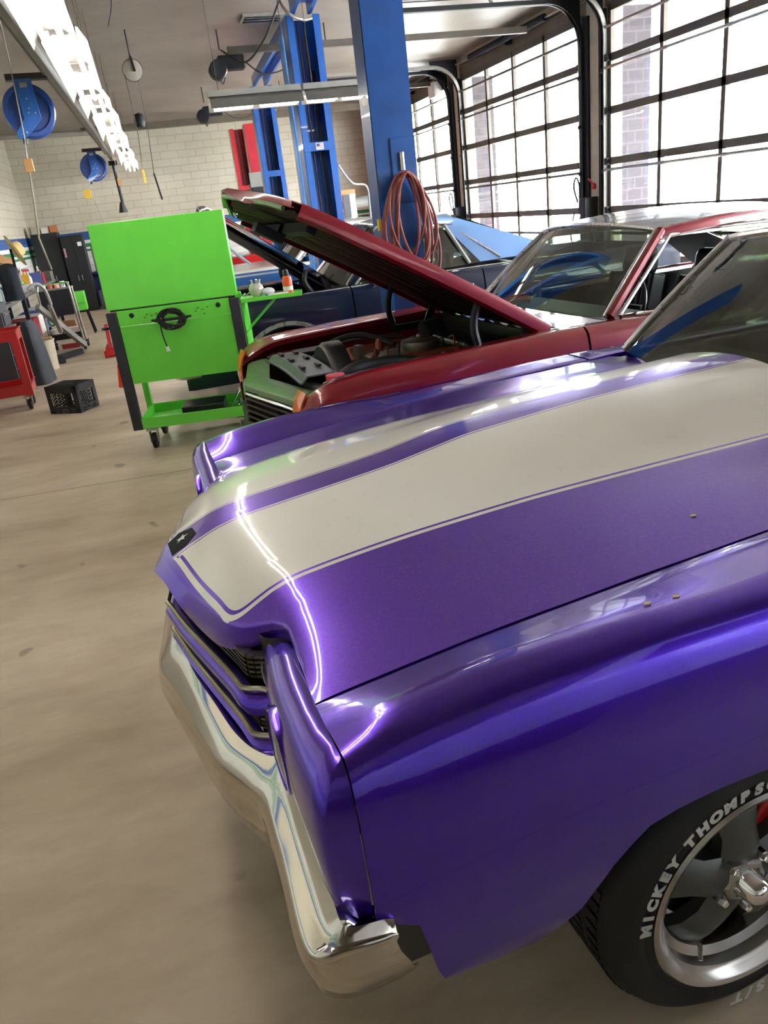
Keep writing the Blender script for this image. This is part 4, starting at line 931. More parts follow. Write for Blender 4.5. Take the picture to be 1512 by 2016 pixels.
# ================================================================ tool cart
def caster(par, x, y, r=.06, dz=.03, name='caster', m=None):
    c = MB().box((x, y, 2*r+dz), (.09, .08, .012)); c.poly([(x-.032, y-.03, 2*r+dz), (x-.032, y+.05, 2*r+dz), (x-.032, y+.03, r*.8), (x-.032, y-.02, r*.8)], (.006, 0, 0)); c.poly([(x+.026, y-.03, 2*r+dz), (x+.026, y+.05, 2*r+dz), (x+.026, y+.03, r*.8), (x+.026, y-.02, r*.8)], (.006, 0, 0))
    o = c.build(name, M_steel, par); MB().lathe([(0, -.022), (r*.6, -.022), (r*.95, -.016), (r, 0), (r*.95, .016), (r*.6, .022), (0, .022)], (x, y+.005, r), (1, 0, 0), 24).build('caster_wheel', m or M_rub, o); return o
tc = thing('tool_cart', 'big lime green rolling tool cart with raised lid, back turned to the camera', 'tool cart', (.085, 6.05, 0), math.radians(-11))
gm = M_green; W2 = .48
MB().box((0, .26, .745), (.86, .50, .43)).build('cabinet_body', gm, tc, bevel=.006)
MB().box((0, -.003, .745), (.83, .012, .43)).build('back_panel', gm, tc, bevel=.002)
up = MB().box((0, -.004, 1.02), (.83, .014, .112)).build('upper_back_panel', gm, tc, bevel=.002)
for x in (-.31, .33): MB().lathe([(0, -.004), (.012, -.003), (.018, 0), (.018, .004), (0, .004)], (x, -.013, 1.035), (0, 1, 0), 20).build('grommet', M_blk, up)
for x in (-.20, .18):
    for dx, dz in ((0, 0), (.035, -.012), (.07, 0), (.04, -.045), (-.02, -.02)): MB().cyl((x+dx, -.0135, 1.03+dz), (x+dx, -.011, 1.03+dz), .0045, 10).build('panel_hole', M_blk, up)
ld = thing('lid', None, None, (0, .01, 1.085)); ld.parent = tc; ld.rotation_euler = (math.radians(-1), 0, 0)
MB().box((0, 0, .30), (.965, .022, .60)).build('lid_panel', gm, ld, bevel=.006)
for x in (-.47, .47): MB().box((x, .05, .30), (.02, .10, .58)).build('lid_side_flange', gm, ld, bevel=.004)
MB().cyl((-.46, .0, -.004), (.46, 0, -.004), .007, 10).build('lid_hinge', M_blk, ld)
for x in (-.455, .455):
    MB().box((x, .0, .62), (.075, .05, .90)).build('corner_post', mat('charcoal post', '#2a2c33', .45), tc, bevel=.006)
    MB().box((x*.97, .48, .62), (.05, .05, .90)).build('corner_post', gm, tc, bevel=.006)
MB().box((.497, .25, .80), (.012, .5, .5)).build('side_panel', gm, tc)
tr = MB().box((0, .25, .185), (.84, .5, .012)); tr.box((0, -.012, .215), (.84, .012, .085)); tr.box((0, .50, .215), (.84, .012, .085)); tr.box((-.425, .25, .215), (.012, .5, .085)); tr.box((.425, .25, .215), (.012, .5, .085))
tr.build('lower_tray', gm, tc, bevel=.003)
for x, y in ((-.36, .04), (.36, .04), (-.36, .46), (.36, .46)): caster(tc, x, y, .062, .03)
sh = MB().box((.73, .15, 1.035), (.46, .30, .018)); sh.box((.73, .0, 1.04), (.46, .012, .03)); sh.build('side_shelf', gm, tc, bevel=.003)
for y in (.01, .29): MB().bar((.50, y, .80), (.76, y, 1.025), .025, .006).bar((.50, y, .78), (.50, y, 1.03), .02, .006).build('shelf_bracket', gm, tc)
MB().tube(spline([(-.49, .05, .96), (-.53, .02, .96), (-.56, .06, .955)], 4), .012, 8).build('side_handle', M_blk, tc)
# cable on the cart back
cb = thing('power_cable', 'coil of black power cable hanging on the back of the green tool cart', 'cable', (.06, 6.02, .985), math.radians(-11))
m = MB(); random.seed(3); pts = []
for i in range(300):
    a = 2*PI*i/30; rr = .86+.18*math.sin(i*.145)+.12*math.sin(i*.71+1)
    pts.append((.10*rr*math.cos(a), -.03-.014*math.sin(i*.33), .066*rr*math.sin(a)-.004))
MB().tube(pts, .0055, 8).build('cable_coil', M_blk, cb)
MB().tube(spline([(-.085, -.03, -.02), (-.09, -.025, -.09), (-.085, -.02, -.15), (-.075, -.022, -.20)], 6), .005, 8).build('cable_tail', M_blk, cb)
MB().cyl((-.075, -.022, -.20), (-.07, -.022, -.235), .011, 12, .014).build('plug', M_white, cb)
for x in (-.13, .13):
    MB().bar((x, -.005, 0), (x, -.04, 0), .03, .012).build('cable_hook', M_blk, cb)
MB().bar((-.125, -.038, -.005), (.125, -.038, -.005), .012, .02).build('cable_strap', M_blk, cb)
def TC(x, y, z): 
    c, s = math.cos(math.radians(-11)), math.sin(math.radians(-11)); return (.085+x*c-y*s, 6.05+x*s+y*c, z)
# things on the shelf and tray
t = thing('solvent_bottle', 'orange and white solvent bottle with dark cap on the green side shelf', 'bottle', TC(.86, .12, 1.045))
MB().lathe([(0, 0), (.036, 0), (.038, .01), (.038, .10), (.03, .12), (.014, .13), (.014, .14), (0, .14)], n=24).build('bottle_body', M_orange, t)
MB().lathe([(.0386, .02), (.0386, .05), (.0384, .05), (.0384, .02)], n=24, closed=True).build('bottle_label', M_white, t)
MB().lathe([(.02, .125), (.02, .15), (.014, .17), (0, .172)], n=16).build('cap', M_dark, t)
t = thing('glass_jar', 'round clear glass jar with metal fittings on the green side shelf', 'jar', TC(.62, .12, 1.045))
MB().lathe([(0, .0), (.03, .0), (.055, .03), (.058, .06), (.045, .09), (.03, .10)], n=24).build('jar_body', mat('frosted jar', '#b9b6a8', .15, 0, .6), t)
for a in range(5): MB().cyl((.03*math.cos(a*1.25), .03*math.sin(a*1.25), .095), (.036*math.cos(a*1.25), .036*math.sin(a*1.25), .125), .007, 8).build('fitting', M_steel, t)
MB().tube(spline([(-.05, 0, .04), (-.09, -.01, .02), (-.13, .0, .035)], 4), .006, 8).build('nozzle', M_steel, t)
t = tag(MB().sphere((0, 0, .03), .05, (1, .8, .6), 12).build('rag', mat('crumpled white rag', '#dcdce4', .8, bump=1., bs=30)), 'crumpled white rag on the green side shelf beside the jar', 'rag'); t.location = TC(.71, .10, 1.045)
t = tag(MB().box((0, 0, .006), (.16, .04, .012)).build('paper_strip', mat('white red wrapper', '#e2c9c2', .7)), 'white and red wrapper strip lying on the green side shelf', 'wrapper'); t.location = TC(.78, .055, 1.049); t.rotation_euler = (0, 0, .2)
t = tag(MB().lathe([(0, 0), (.014, 0), (.014, .016), (.012, .02), (0, .02)], n=16).build('plastic_disc', M_blue), 'small blue plastic disc on the edge of the green side shelf', 'disc'); t.location = TC(.70, .015, 1.045)
t = thing('tool_case', 'closed black plastic tool case on the lower tray of the green cart', 'case', TC(.05, .22, .192), math.radians(-9))
MB().box((0, 0, .045), (.34, .26, .09)).build('case_body', M_blk, t, bevel=.012); MB().box((0, -.132, .045), (.10, .012, .025)).build('latch', M_dark, t)
def pliers(loc, rz, label, col):
    t = thing('pliers', label, 'pliers', loc, rz, None)
    for sg in (-1, 1):
        MB().tube(spline([(0, 0, .01), (.06, sg*.018, .01), (.13, sg*.035, .01), (.17, sg*.03, .01)], 5), .009, 8).build('grip', mat('grip '+col, col, .5), t)
        MB().tube([(0, 0, .01), (-.03, sg*.008, .01), (-.06, sg*.003, .01)], [.012, .009, .004], 8).build('jaw', M_steel, t)
pliers(TC(.30, .10, .20), .2, 'red handled pliers on the lower tray of the green cart', '#b0302a')
pliers(TC(.33, .22, .22), 1.2, 'grey pliers standing against the black case on the cart tray', '#6d6f73')
t = thing('hand_wrench', 'steel wrench leaning on the black case on the cart tray', 'wrench', TC(.26, .15, .2), .5)
MB().bar((0, 0, .02), (.12, .02, .13), .016, .006).build('shank', M_steel, t); MB().lathe([(.008, -.004), (.018, -.004), (.018, .004), (.008, .004)], (.125, .021, .135), (0, 1, 0), 16, closed=True).build('ring_end', M_steel, t)
t = thing('orange_scraper', 'orange tool hanging on the left side of the green cart', 'tool', TC(-.52, .12, .50), 0)
MB().box((-.01, 0, .09), (.03, .10, .18), ry=.15).build('blade', mat('bright orange plastic', '#ff4d1a', .35), t, bevel=.006); MB().box((.012, 0, .10), (.02, .06, .10)).build('clip', M_green, t)
# ================================================================ crate
cr = thing('milk_crate', 'black plastic milk crate upside down on the floor', 'crate', (-1.047, 8.245, 0), math.radians(-33.7))
def crate():
    a, b_, h = .36, .29, .275
    for sx, sy, L, rz in ((0, -1, a, 0), (0, 1, a, 0), (-1, 0, b_, 1), (1, 0, b_, 1)):
        m = MB(); T = .014
        def P(s, z): return (s, sy*b_/2, z) if rz == 0 else (sx*a/2, s, z)
        def bx(s0, s1, z0, z1):
            c = P((s0+s1)/2, (z0+z1)/2); d = (s1-s0, T, z1-z0) if rz == 0 else (T, s1-s0, z1-z0); m.box(c, d)
        bx(-L/2, L/2, .205, h); bx(-L/2, L/2, 0, .012); bx(-L/2, L/2, .022, .034); bx(-L/2, L/2, .046, .062); bx(-L/2, -L/2+.045, 0, h); bx(L/2-.045, L/2, 0, h)
        for s in (-.06, .06): bx(s-.008, s+.008, 0, .062)
        n = 6; w = (L-.09)/n
        for i in range(n+1):
            for q in range(-1, 6):
                x0 = -L/2+.045+i*w-w/2; z0 = .062+q*.034
                for d in (1, -1):
                    p, r = (x0, z0), (x0+w*d/1., z0+.034)
                    if min(p[1], r[1]) < .050 or max(p[1], r[1]) > .235 or abs(p[0]) > L/2-.03 or abs(r[0]) > L/2-.03: continue
                    m.bar(P(*p), P(*r), .006, .008)
        m.build('crate_side', M_blk, cr)
    m = MB().box((0, 0, h-.006), (a, b_, .012))
    for i in range(-4, 5): m.box((i*.036, 0, h+.002), (.006, b_-.04, .006)); m.box((0, i*.03, h+.002), (a-.04, .006, .006))
    m.build('crate_base', M_blk, cr)
crate()
# ================================================================ red service cart
rk = thing('service_cart', 'red steel two-tray service cart cut off by the left edge', 'service cart', (-1.87, 8.80, 0), .05)
def tray(z, h, name):
    m = MB(); a, b_ = .80, .42
    m.box((0, 0, z), (a, b_, .01))
    for sy in (-1, 1): m.box((0, sy*b_/2, z+h/2), (a, .012, h)); m.box((0, sy*(b_/2+.006), z+h), (a+.02, .022, .012))
    for sx in (-1, 1): m.box((sx*a/2, 0, z+h/2), (.012, b_, h)); m.box((sx*(a/2+.006), 0, z+h), (.022, b_+.02, .012))
    m.build(name, M_red, rk, bevel=.004)
tray(.72, .10, 'upper_tray'); tray(.17, .10, 'lower_tray')
for sx in (-1, 1):
    for sy in (-1, 1):
        MB().poly([(sx*.40, sy*.21, .15), (sx*.40, sy*.21-sy*.07, .15), (sx*.40, sy*.21-sy*.07, .74), (sx*.40, sy*.21, .74)], (sx*.006, 0, 0)).poly([(sx*.40, sy*.212, .15), (sx*.33, sy*.212, .15), (sx*.33, sy*.212, .74), (sx*.40, sy*.212, .74)], (0, sy*.006, 0)).build('leg', M_red, rk)
        caster(rk, sx*.34, sy*.15, .055, .03)
# ================================================================ black backed cart
bk = thing('wheeled_cart', 'upright wheeled cart with black back panel and silver frame', 'cart', (-1.5, 12.9, 0), -.05)
M_fr = mat('silver frame tube', '#a59f95', .35, .7)
for sx in (-1, 1):
    MB().tube(spline([(sx*.24, .05, .10), (sx*.235, .02, .55), (sx*.23, 0, .93), (sx*.21, .08, 1.0), (sx*.20, .25, 1.0)], 6), .016, 10).build('frame_tube', M_fr, bk)
    MB().tube([(sx*.23, .4, .10), (sx*.22, .32, .95)], .014, 8).build('frame_tube', M_fr, bk)
    for y in (.04, .40): caster(bk, sx*.24, y, .055, .0)
MB().box((0, -.005, .74), (.44, .016, .38)).build('back_panel', mat('black cloth panel', '#1b1a20', .8, bump=.3), bk, bevel=.004)
MB().box((0, .22, .20), (.46, .40, .02)).box((0, .02, .24), (.46, .015, .08)).build('lower_tray', M_blk, bk)
MB().box((0, .2, .93), (.46, .42, .015)).build('upper_tray', M_fr, bk)
MB().box((.04, .015, .085), (.30, .012, .10)).build('sign_plate', mat('cream sign', '#d8c8b0', .6), bk)
MB().box((.04, .007, .085), (.26, .006, .07)).build('sign_face', mat('red sign paint', '#9a2a2c', .6), bk)
MB().bar((-.22, .18, 1.0), (.20, .10, 1.02), .02, .02).build('green_bar', M_green, bk)
def small(name, cat, label, loc, mesh, m, rz=0., grp=None, **k):
    o = mesh.build(name, m, None, **k); o.location = loc; o.rotation_euler = (0, 0, rz); return tag(o, label, cat, grp)
M_pinkw = mat('pinkish white box', '#d9c4c4', .6)
small('box', 'box', 'pinkish white box on the lower tray of the black backed cart', (-1.40, 13.03, .212), MB().box((0, 0, .07), (.24, .18, .14)), M_pinkw, bevel=.006)
small('tub', 'tub', 'white tub with a dark band on the lower tray of the black backed cart', (-1.63, 13.02, .212), MB().lathe([(0, 0), (.075, 0), (.08, .13), (.082, .14), (0, .145)], n=24), M_white)
small('box', 'box', 'brown cardboard box far back on the lower tray of the black backed cart', (-1.46, 13.2, .212), MB().box((0, 0, .12), (.26, .12, .22)), M_card, bevel=.004)
small('hose_loop', 'hose', 'dark green hose loop hung under the black back panel', (-1.66, 13.08, .48), MB().tube([(0.05*math.cos(a), 0, .075*math.sin(a)) for a in np.linspace(0, 2*PI, 20)[:-1]], .014, 8, closed=True), mat('dark green hose', '#1f6a3a', .5))
for k, (dx, dy, c, h, n) in enumerate([(-.15, .1, '#d8d0c4', .05, 'cream can at the left end'), (-.05, .12, '#b85a4a', .05, 'reddish can next to the cream one'), (.05, .1, '#d6a58e', .05, 'salmon can in the middle'), (.13, .14, '#c9cce0', .08, 'bluish white jug at the right end')]):
    small('can', 'can', '%s on top of the black backed cart' % n, (-1.5+dx, 12.9+dy, .951), MB().lathe([(0, 0), (.04, 0), (.04, h), (.03, h+.01), (0, h+.01)], n=18), mat('can '+c, c, .4), grp='cans on the black backed cart')
g2 = thing('tool_box', 'small lime green tool cabinet on legs right of the black backed cart', 'tool box', (-1.36, 15.0, 0), 0)
MB().box((0, .15, .58), (.19, .3, .32)).build('cabinet_body', M_green, g2, bevel=.006)
for x, y in ((-.07, .03), (.07, .03), (-.07, .27), (.07, .27)): MB().bar((x, y, .44), (x*1.9, y, .0), .03).build('leg', M_dark, g2)
MB().bar((-.06, -.01, .55), (.06, -.01, .55), .01).build('drawer_handle', M_steel, g2)
small('green_tool_tray', 'tray', 'lime green tool tray standing on the middle of the workbench', (-2.10, 13.25, .957), MB().box((0, 0, .08), (.12, .14, .16)), M_green, bevel=.008)
# ================================================================ far corner
cabm = mat('matt black cabinet', '#17171a', .5)
def cabinet(x0, x1, y, h, label, hx):
    t = thing('cabinet', label, 'cabinet', ((x0+x1)/2, y, 0), 0); w_ = x1-x0
    MB().box((0, .3, h/2), (w_, .55, h)).build('cabinet_body', cabm, t, bevel=.008)
    for sg in (-1, 1): 
        d = MB().box((sg*w_/4, .015, h/2+.03), (w_/2-.008, .02, h-.1)).build('door', cabm, t, bevel=.004)
        MB().box((sg*.04, -.005, h*.45), (.02, .02, .12)).build('handle', M_steel, d)
    return t
cabinet(-2.50, -1.93, 19.9, 1.80, 'left black steel cabinet with clutter on top in the far corner', 0)
c2 = cabinet(-1.88, -1.40, 19.75, 1.70, 'right black steel cabinet with a small white label in the far corner', 0)
MB().box((.15, -.002, 1.50), (.09, .006, .09)).build('label_plate', M_white, c2); MB().box((-.20, -.002, 1.34), (.04, .006, .20)).build('sticker', mat('pink sticker', '#c98f93', .6), c2)
for dx, dz, sx, sz, c, n in ((-.18, 0, .18, .16, '#9a8f80', 'grey brown bundle on the left'), (.0, 0, .16, .12, '#c9c2b4', 'pale box in the middle'), (.17, 0, .18, .15, '#a3643c', 'reddish brown box on the right')):
    small('carton', 'box', '%s on top of the left black cabinet' % n, (-2.2+dx*1.15, 20.1, 1.805), MB().box((0, 0, sz/2), (sx, .25, sz), rz=.2), mat('carton '+c, c, .8), bevel=.01, grp='cartons on the black cabinet')
small('storage_tank', 'tank', 'tall off-white cylindrical tank standing at the far wall right of the black cabinets', (-1.22, 20.25, .85), MB().lathe([(0, 0), (.08, 0), (.085, .02), (.085, .55), (.05, .6), (0, .61)], n=24), mat('dusty white tube', '#cdc4b4', .5))
small('wall_bracket', 'shelf', 'low blue shelf under the off-white tank at the far wall', (-1.15, 20.4, .79), MB().box((0, 0, .025), (.45, .5, .05)), mat('navy shelf', '#16235a', .5))
small('storage_case', 'case', 'big dark grey case on the floor at the far wall', (-1.02, 20.0, 0), MB().box((0, 0, .21), (.66, .4, .42), rz=.06), mat('dark grey case', '#4c4a50', .6), bevel=.02)
small('cloth', 'cloth', 'pinkish red cloth on top of the dark grey case', (-1.12, 20.0, .45), MB().sphere((0, 0, .02), .13, (1.2, .8, .35), 14), mat('pink red cloth', '#b8485a', .9, bump=1., bs=20))
small('red_floor_jack', 'jack', 'red floor jack on the floor behind the green cart', (-.80, 11.8, 0), MB().box((0, 0, .09), (.14, .5, .10)).bar((0, -.2, .12), (-.02, .2, .40), .05).lathe([(0, -.1), (.05, -.1), (.05, .1), (0, .1)], (0, -.2, .05), (1, 0, 0), 16), M_red)
small('floor_fan', 'fan', 'dark round fan with brass base beside the green cart on the far floor', (-.62, 14.6, 0), MB().lathe([(0, 0), (.14, 0), (.15, .02), (.03, .05), (.03, .12), (0, .12)], n=24), mat('brass base', '#7a6232', .4, .5))
# ================================================================ workbench on the left wall
wb = thing('workbench', 'long cluttered steel workbench along the left wall', 'workbench', (-2.12, 13.2, 0), 0)
MB().box((0, 0, .93), (.62, 6.2, .05)).build('bench_top', mat('worn steel bench top', '#6f6a64', .4, .5), wb, bevel=.006)
for y in (-3.0, -1.0, 1.0, 3.0):
    for x in (-.27, .27): MB().box((x, y, .455), (.05, .05, .91)).build('leg', M_dark, wb)
MB().box((-.02, 0, .3), (.56, 6.1, .03)).build('lower_shelf', M_dark, wb)
random.seed(11)
items = [(10.6, 'grey'), (10.95, 'red'), (11.3, 'white')]
palette = [('#c8ccd6', 'bluish white'), ('#8a1420', 'dark red'), ('#2e8f3a', 'green'), ('#3b4a86', 'blue'), ('#b9b4a8', 'grey'), ('#d8a23a', 'yellow'), ('#e5e0d8', 'white'), ('#5b5650', 'dark grey')]
kinds = ['bottle', 'box', 'can', 'jug']; place = ['at the near end', 'second from the near end', 'third from the near end', 'fourth from the near end', 'before the middle', 'just short of the middle', 'in the middle', 'just past the middle', 'past the middle', 'fifth from the far end', 'fourth from the far end', 'third from the far end', 'second from the far end', 'at the far end']
def junk(kind, h):
    if kind == 'bottle': return MB().lathe([(0, 0), (.04, 0), (.042, h*.6), (.015, h*.8), (.015, h), (0, h)], n=16)
    if kind == 'can': return MB().lathe([(0, 0), (.055, 0), (.055, h*.7), (.05, h*.72), (0, h*.72)], n=18)
    if kind == 'jug': return MB().box((0, 0, h*.4), (.11, .16, h*.8)).cyl((0, .03, h*.8), (0, .03, h*.95), .025, 12)
    return MB().box((0, 0, h*.35), (.2, .24, h*.7))
for row, (x, rn) in enumerate(((-1.95, 'front row'), (-2.25, 'back row'))):
    for i in range(14):
        y = 11.0+i*.38+random.uniform(-.05, .05); c, cn = palette[(i*3+row*5) % 8]; kd = kinds[(i+row) % 4]; h = random.uniform(.16, .3)+.08*row
        small(kd, kd, '%s %s on the cluttered workbench, %s, %s' % (cn, kd, rn, place[i]), (x+random.uniform(-.04, .04), y, .956), junk(kd, h), mat('junk '+c, c, .4), random.uniform(-.5, .5), bevel=.004 if kd == 'box' else 0, grp='odds and ends on the workbench')
small('glass_case', 'case', 'pale green topped glass case on the near end of the workbench', (-2.08, 10.55, .958), MB().box((0, 0, .42), (.5, .35, .06)).box((-.22, 0, .2), (.03, .3, .4)).box((.22, 0, .2), (.03, .3, .4)).box((0, .15, .2), (.46, .01, .38)), mat('pale green metal', '#9fb5a4', .35, .3))
h = thing('straw_hat', 'straw hat hanging on the thin stand before the near end of the workbench', 'hat', (-1.60, 10.9, 1.55), .4); h.rotation_euler = (.2, 1.15, .5)
MB().lathe([(0, .12), (.05, .118), (.085, .10), (.095, .05), (.10, .01), (.14, -.005), (.20, .012), (.205, .02), (.14, .004), (.10, .02)], n=28).build('hat_body', mat('woven straw', '#cdb480', .8, bump=.6, bs=90), h)
MB().lathe([(.098, .012), (.101, .012), (.099, .035), (.097, .035)], n=28, closed=True).build('hat_band', M_card, h)
hs = thing('hat_stand', 'thin dark stand carrying the straw hat and a dark jacket', 'stand', (-1.64, 10.93, 0), 0)
MB().cyl((0, 0, .0), (0, 0, 1.58), .016, 10).build('pole', M_dark, hs)
MB().lathe([(0, 0), (.10, 0), (.10, .02), (.02, .05), (0, .05)], n=20).build('base', M_dark, hs)
j = MB(); rows = []
for z, rx, ry in ((1.42, .03, .02), (1.40, .09, .04), (1.34, .12, .06), (1.15, .11, .06), (1.0, .12, .07), (.97, .12, .07)):
    rows.append([(rx*math.cos(a)*(1+.08*math.sin(5*a+z*9)), ry*math.sin(a)*(1+.15*math.sin(4*a)), z) for a in np.linspace(0, 2*PI, 25)[:-1]])
small('jacket', 'jacket', 'dark blue black jacket hung on the stand at the near end of the workbench', (-1.74, 10.93, 0), MB().grid(rows, closed=True), mat('dark jacket cloth', '#20222e', .85, bump=.5), 0)
small('cardboard_box', 'box', 'open tan cardboard box propped over the bottles on the workbench', (-2.1, 12.9, 1.26), MB().box((0, 0, .1), (.26, .3, .2), ry=.5, rx=.3), M_card, bevel=.004)
# engine hoist style grey jack leaning in front of the bench
fj = thing('transmission_jack', 'silver grey jack frame leaning in front of the workbench', 'jack', (-1.58, 12.0, 0), 0)
MB().tube(spline([(-.1, -.3, 1.05), (.02, -.25, 1.10), (.10, -.2, 1.0), (.12, -.15, .80)], 6), .024, 10).build('hook_arm', M_grey, fj)
MB().bar((-.05, -.2, .80), (.36, .5, .12), .07).build('main_beam', M_grey, fj)
MB().bar((.10, -.15, .80), (.14, .0, .40), .05).build('ram', M_steel, fj)
MB().bar((-.12, -.1, .04), (.30, .45, .04), .08).build('base_leg', M_dark, fj)
MB().bar((-.15, .3, .04), (.1, -.3, .04), .08).build('base_leg', M_dark, fj)
small('tarpaulin', 'cover', 'dark grey draped cover in front of the workbench behind the red cart', (-1.62, 10.35, 0), MB().grid([[(r*math.cos(a)*(1+.1*math.sin(6*a)), r*1.6*math.sin(a)*(1+.08*math.sin(5*a+z)), z) for a in np.linspace(0, 2*PI, 33)[:-1]] for z, r in ((.0, .17), (.3, .15), (.55, .13), (.70, .11), (.76, .07), (.765, .01))], closed=True), mat('dark grey cover', '#34353b', .8, bump=.4))
small('bucket', 'bucket', 'clear beige plastic bin on the floor by the grey jack', (-1.62, 11.35, 0), MB().lathe([(0, 0), (.12, 0), (.14, .38), (.15, .38), (.15, .40), (.13, .40), (.11, .02)], n=28), mat('clouded plastic', '#b3a690', .4))
small('board', 'board', 'pale wooden board lying on the beige bin', (-1.62, 11.35, .405), MB().box((0, 0, .012), (.24, .10, .02)), M_wood)

# floor and shelf clutter around the bench
t = thing('tool_chest', 'dark grey tool chest with drawers at the near end of the workbench', 'tool chest', (-2.0, 9.84, 0), 0)
MB().box((0, 0, .55), (.55, .45, .96)).build('chest_body', mat('dark grey chest', '#3a3b40', .45), t, bevel=.01)
for k in range(5):
    d = MB().box((.282, 0, .22+.16*k), (.02, .42, .145)).build('drawer', mat('dark grey chest', '#3a3b40', .45), t, bevel=.004); MB().box((.298, 0, .27+.16*k), (.015, .34, .02)).build('drawer_handle', M_steel, d)
for x, y in ((-.22, -.17), (.22, -.17), (-.22, .17), (.22, .17)): MB().cyl((x, y-.015, .035), (x, y+.015, .035), .035, 14).build('caster_wheel', M_rub, t)
small('helmet', 'helmet', 'black welding helmet on the dark grey tool chest', (-1.92, 9.76, 1.04), MB().sphere((0, 0, .12), .13, (1, .85, 1.), 16), M_blk)
small('fan', 'fan', 'pale metal fan drum on the dark grey tool chest', (-1.98, 9.95, 1.035), MB().lathe([(.0, -.05), (.13, -.05), (.15, -.03), (.15, .05), (.13, .06), (0, .06)], (0, .02, .16), (0, 1, 0), 24), M_grey)
under = ['nearest', 'second', 'third', 'fourth', 'fifth', 'sixth', 'seventh']
for k in range(7):
    c, cn = palette[(k*5+2) % 8]; small('storage_box', 'box', '%s storage box under the workbench, %s from the camera' % (cn, under[k]), (-2.0, (10.6, 11.2, 11.8, 12.6, 13.2, 13.8, 14.6)[k], .318), MB().box((0, 0, .14), (.38, .5, .28)), mat('bin '+c, c, .6), bevel=.01, grp='boxes under the workbench')
# ================================================================ lifts
def post_open(name, label, X, Y, H, m, sg=-1):
    """two-post lift column, open channel facing -y (sg=-1)"""
    t = thing(name, label, 'vehicle lift', (X, Y, 0), 0); w_, d = .35, .26
    m1 = MB().box((0, d/2, H/2), (w_, .012, H)); m1.box((-w_/2, 0, H/2), (.012, d, H)); m1.box((w_/2, 0, H/2), (.012, d, H)); m1.box((-w_/2+.035, -d/2, H/2), (.07, .012, H)); m1.box((w_/2-.035, -d/2, H/2), (.07, .012, H))
    m1.build('column', m, t)
    MB().box((0, 0, .01), (.5, .42, .02)).build('base_plate', m, t)
    for x in (-.05, .02): MB().cyl((x, -.04, .1), (x, -.04, H-.05), .008, 8).build('cable', M_dark, t)
    MB().box((.07, .0, H/2-.2), (.03, .03, H-.6)).build('guide_rail', M_dark, t)
    MB().box((0, -d/2-.01, 2.25), (w_+.0, .02, .09)).build('cross_brace', m, t)
    MB().box((0, -.06, .72), (.22, .2, 1.1)).build('carriage', M_dark, t)
    for s_ in (-1, 1): MB().bar((s_*.08, -.12, .30), (s_*.55, -.55, .22), .09, .09).build('lift_arm', m, t)
    return t
def post_back(name, label, X, Y, H, m):
    t = thing(name, label, 'vehicle lift', (X, Y, 0), 0); w_, d = .30, .24
    m1 = MB().box((0, -d/2, H/2), (w_, .012, H)); m1.box((-w_/2, 0, H/2), (.012, d, H)); m1.box((w_/2, 0, H/2), (.012, d, H)); m1.box((-w_/2+.03, d/2, H/2), (.06, .012, H)); m1.box((w_/2-.03, d/2, H/2), (.06, .012, H))
    m1.build('column', m, t); MB().box((0, 0, .01), (.46, .42, .02)).build('base_plate', m, t)
    MB().box((0, .06, .72), (.22, .2, 1.1)).build('carriage', M_dark, t)
    for s_ in (-1, 1): MB().bar((s_*.08, .12, .30), (s_*.5, .5, .22), .09, .09).build('lift_arm', m, t)
    return t
M_blueA = mat('deep blue lift enamel', '#0f4180', .35, 0, .3, var=.12)
A = post_back('vehicle_lift_post', 'nearest and widest blue lift post, with the red hose on it', 1.84, 5.92, 3.62, M_blueA)
MB().box((.06, -.125, 1.80), (.19, .03, .44)).build('cover_plate', M_blueA, A, bevel=.006)
MB().box((-.03, -.17, .80), (.24, .08, .50)).build('power_unit_cover', M_blue, A, bevel=.01)
MB().box((.10, -.14, .72), (.1, .05, .42)).build('hinge_cover', M_blue2, A, bevel=.006)
MB().cyl((.04, -.15, 1.80), (.04, -.15, 1.92), .018, 12).build('hose_hook', M_steel, A)
MB().lathe([(.0, 0), (.035, .004), (.03, .02), (0, .02)], (-.17, -.1, 2.27), (-1, 0, 0), 16).build('button_plate', M_white, A); MB().box((-.175, -.13, 1.45), (.02, .05, .08)).build('warning_tag', M_yel, A)
B = post_open('vehicle_lift_post', 'blue lift post with open channel and a small flag sticker, behind the nearest post', 2.03, 9.25, 3.50, M_blue)
fl = MB().box((0, -.155, 2.25), (.085, .004, .065)).build('flag_sticker', M_white, B)
MB().box((-.018, -.158, 2.262), (.035, .003, .03)).build('flag_canton', mat('flag blue', '#31407e', .6), fl)
for k in range(3): MB().box((.012*(k == 0), -.158, 2.271-.018*k), (.05 if k == 0 else .07, .002, .007)).build('flag_stripe', mat('flag red', '#b8323a', .6), fl)
Cc = post_back('vehicle_lift_post', 'bright blue lift post with flat back, half hidden behind the flag sticker post', 2.23, 10.75, 3.62, M_blue2)
MB().box((0, -.135, 3.0), (.30, .02, .25)).build('cap_plate', M_blue2, Cc, bevel=.006)
for z in (2.93, 3.07): MB().cyl((-.10, -.15, z), (-.10, -.14, z), .014, 12).build('bolt', M_steel, Cc)
MB().box((.04, -.14, 1.75), (.14, .04, .36)).build('cover_plate', M_blue2, Cc, bevel=.006)
D = post_open('vehicle_lift_post', 'leftmost blue lift post with open channel, farther back', 2.26, 14.0, 3.55, M_blue)
R1 = post_back('vehicle_lift_post', 'nearer red lift post behind the blue ones', 2.27, 15.7, 3.2, M_red)
R2 = post_open('vehicle_lift_post', 'farther red lift post by the far wall', 2.40, 18.85, 3.45, M_red)
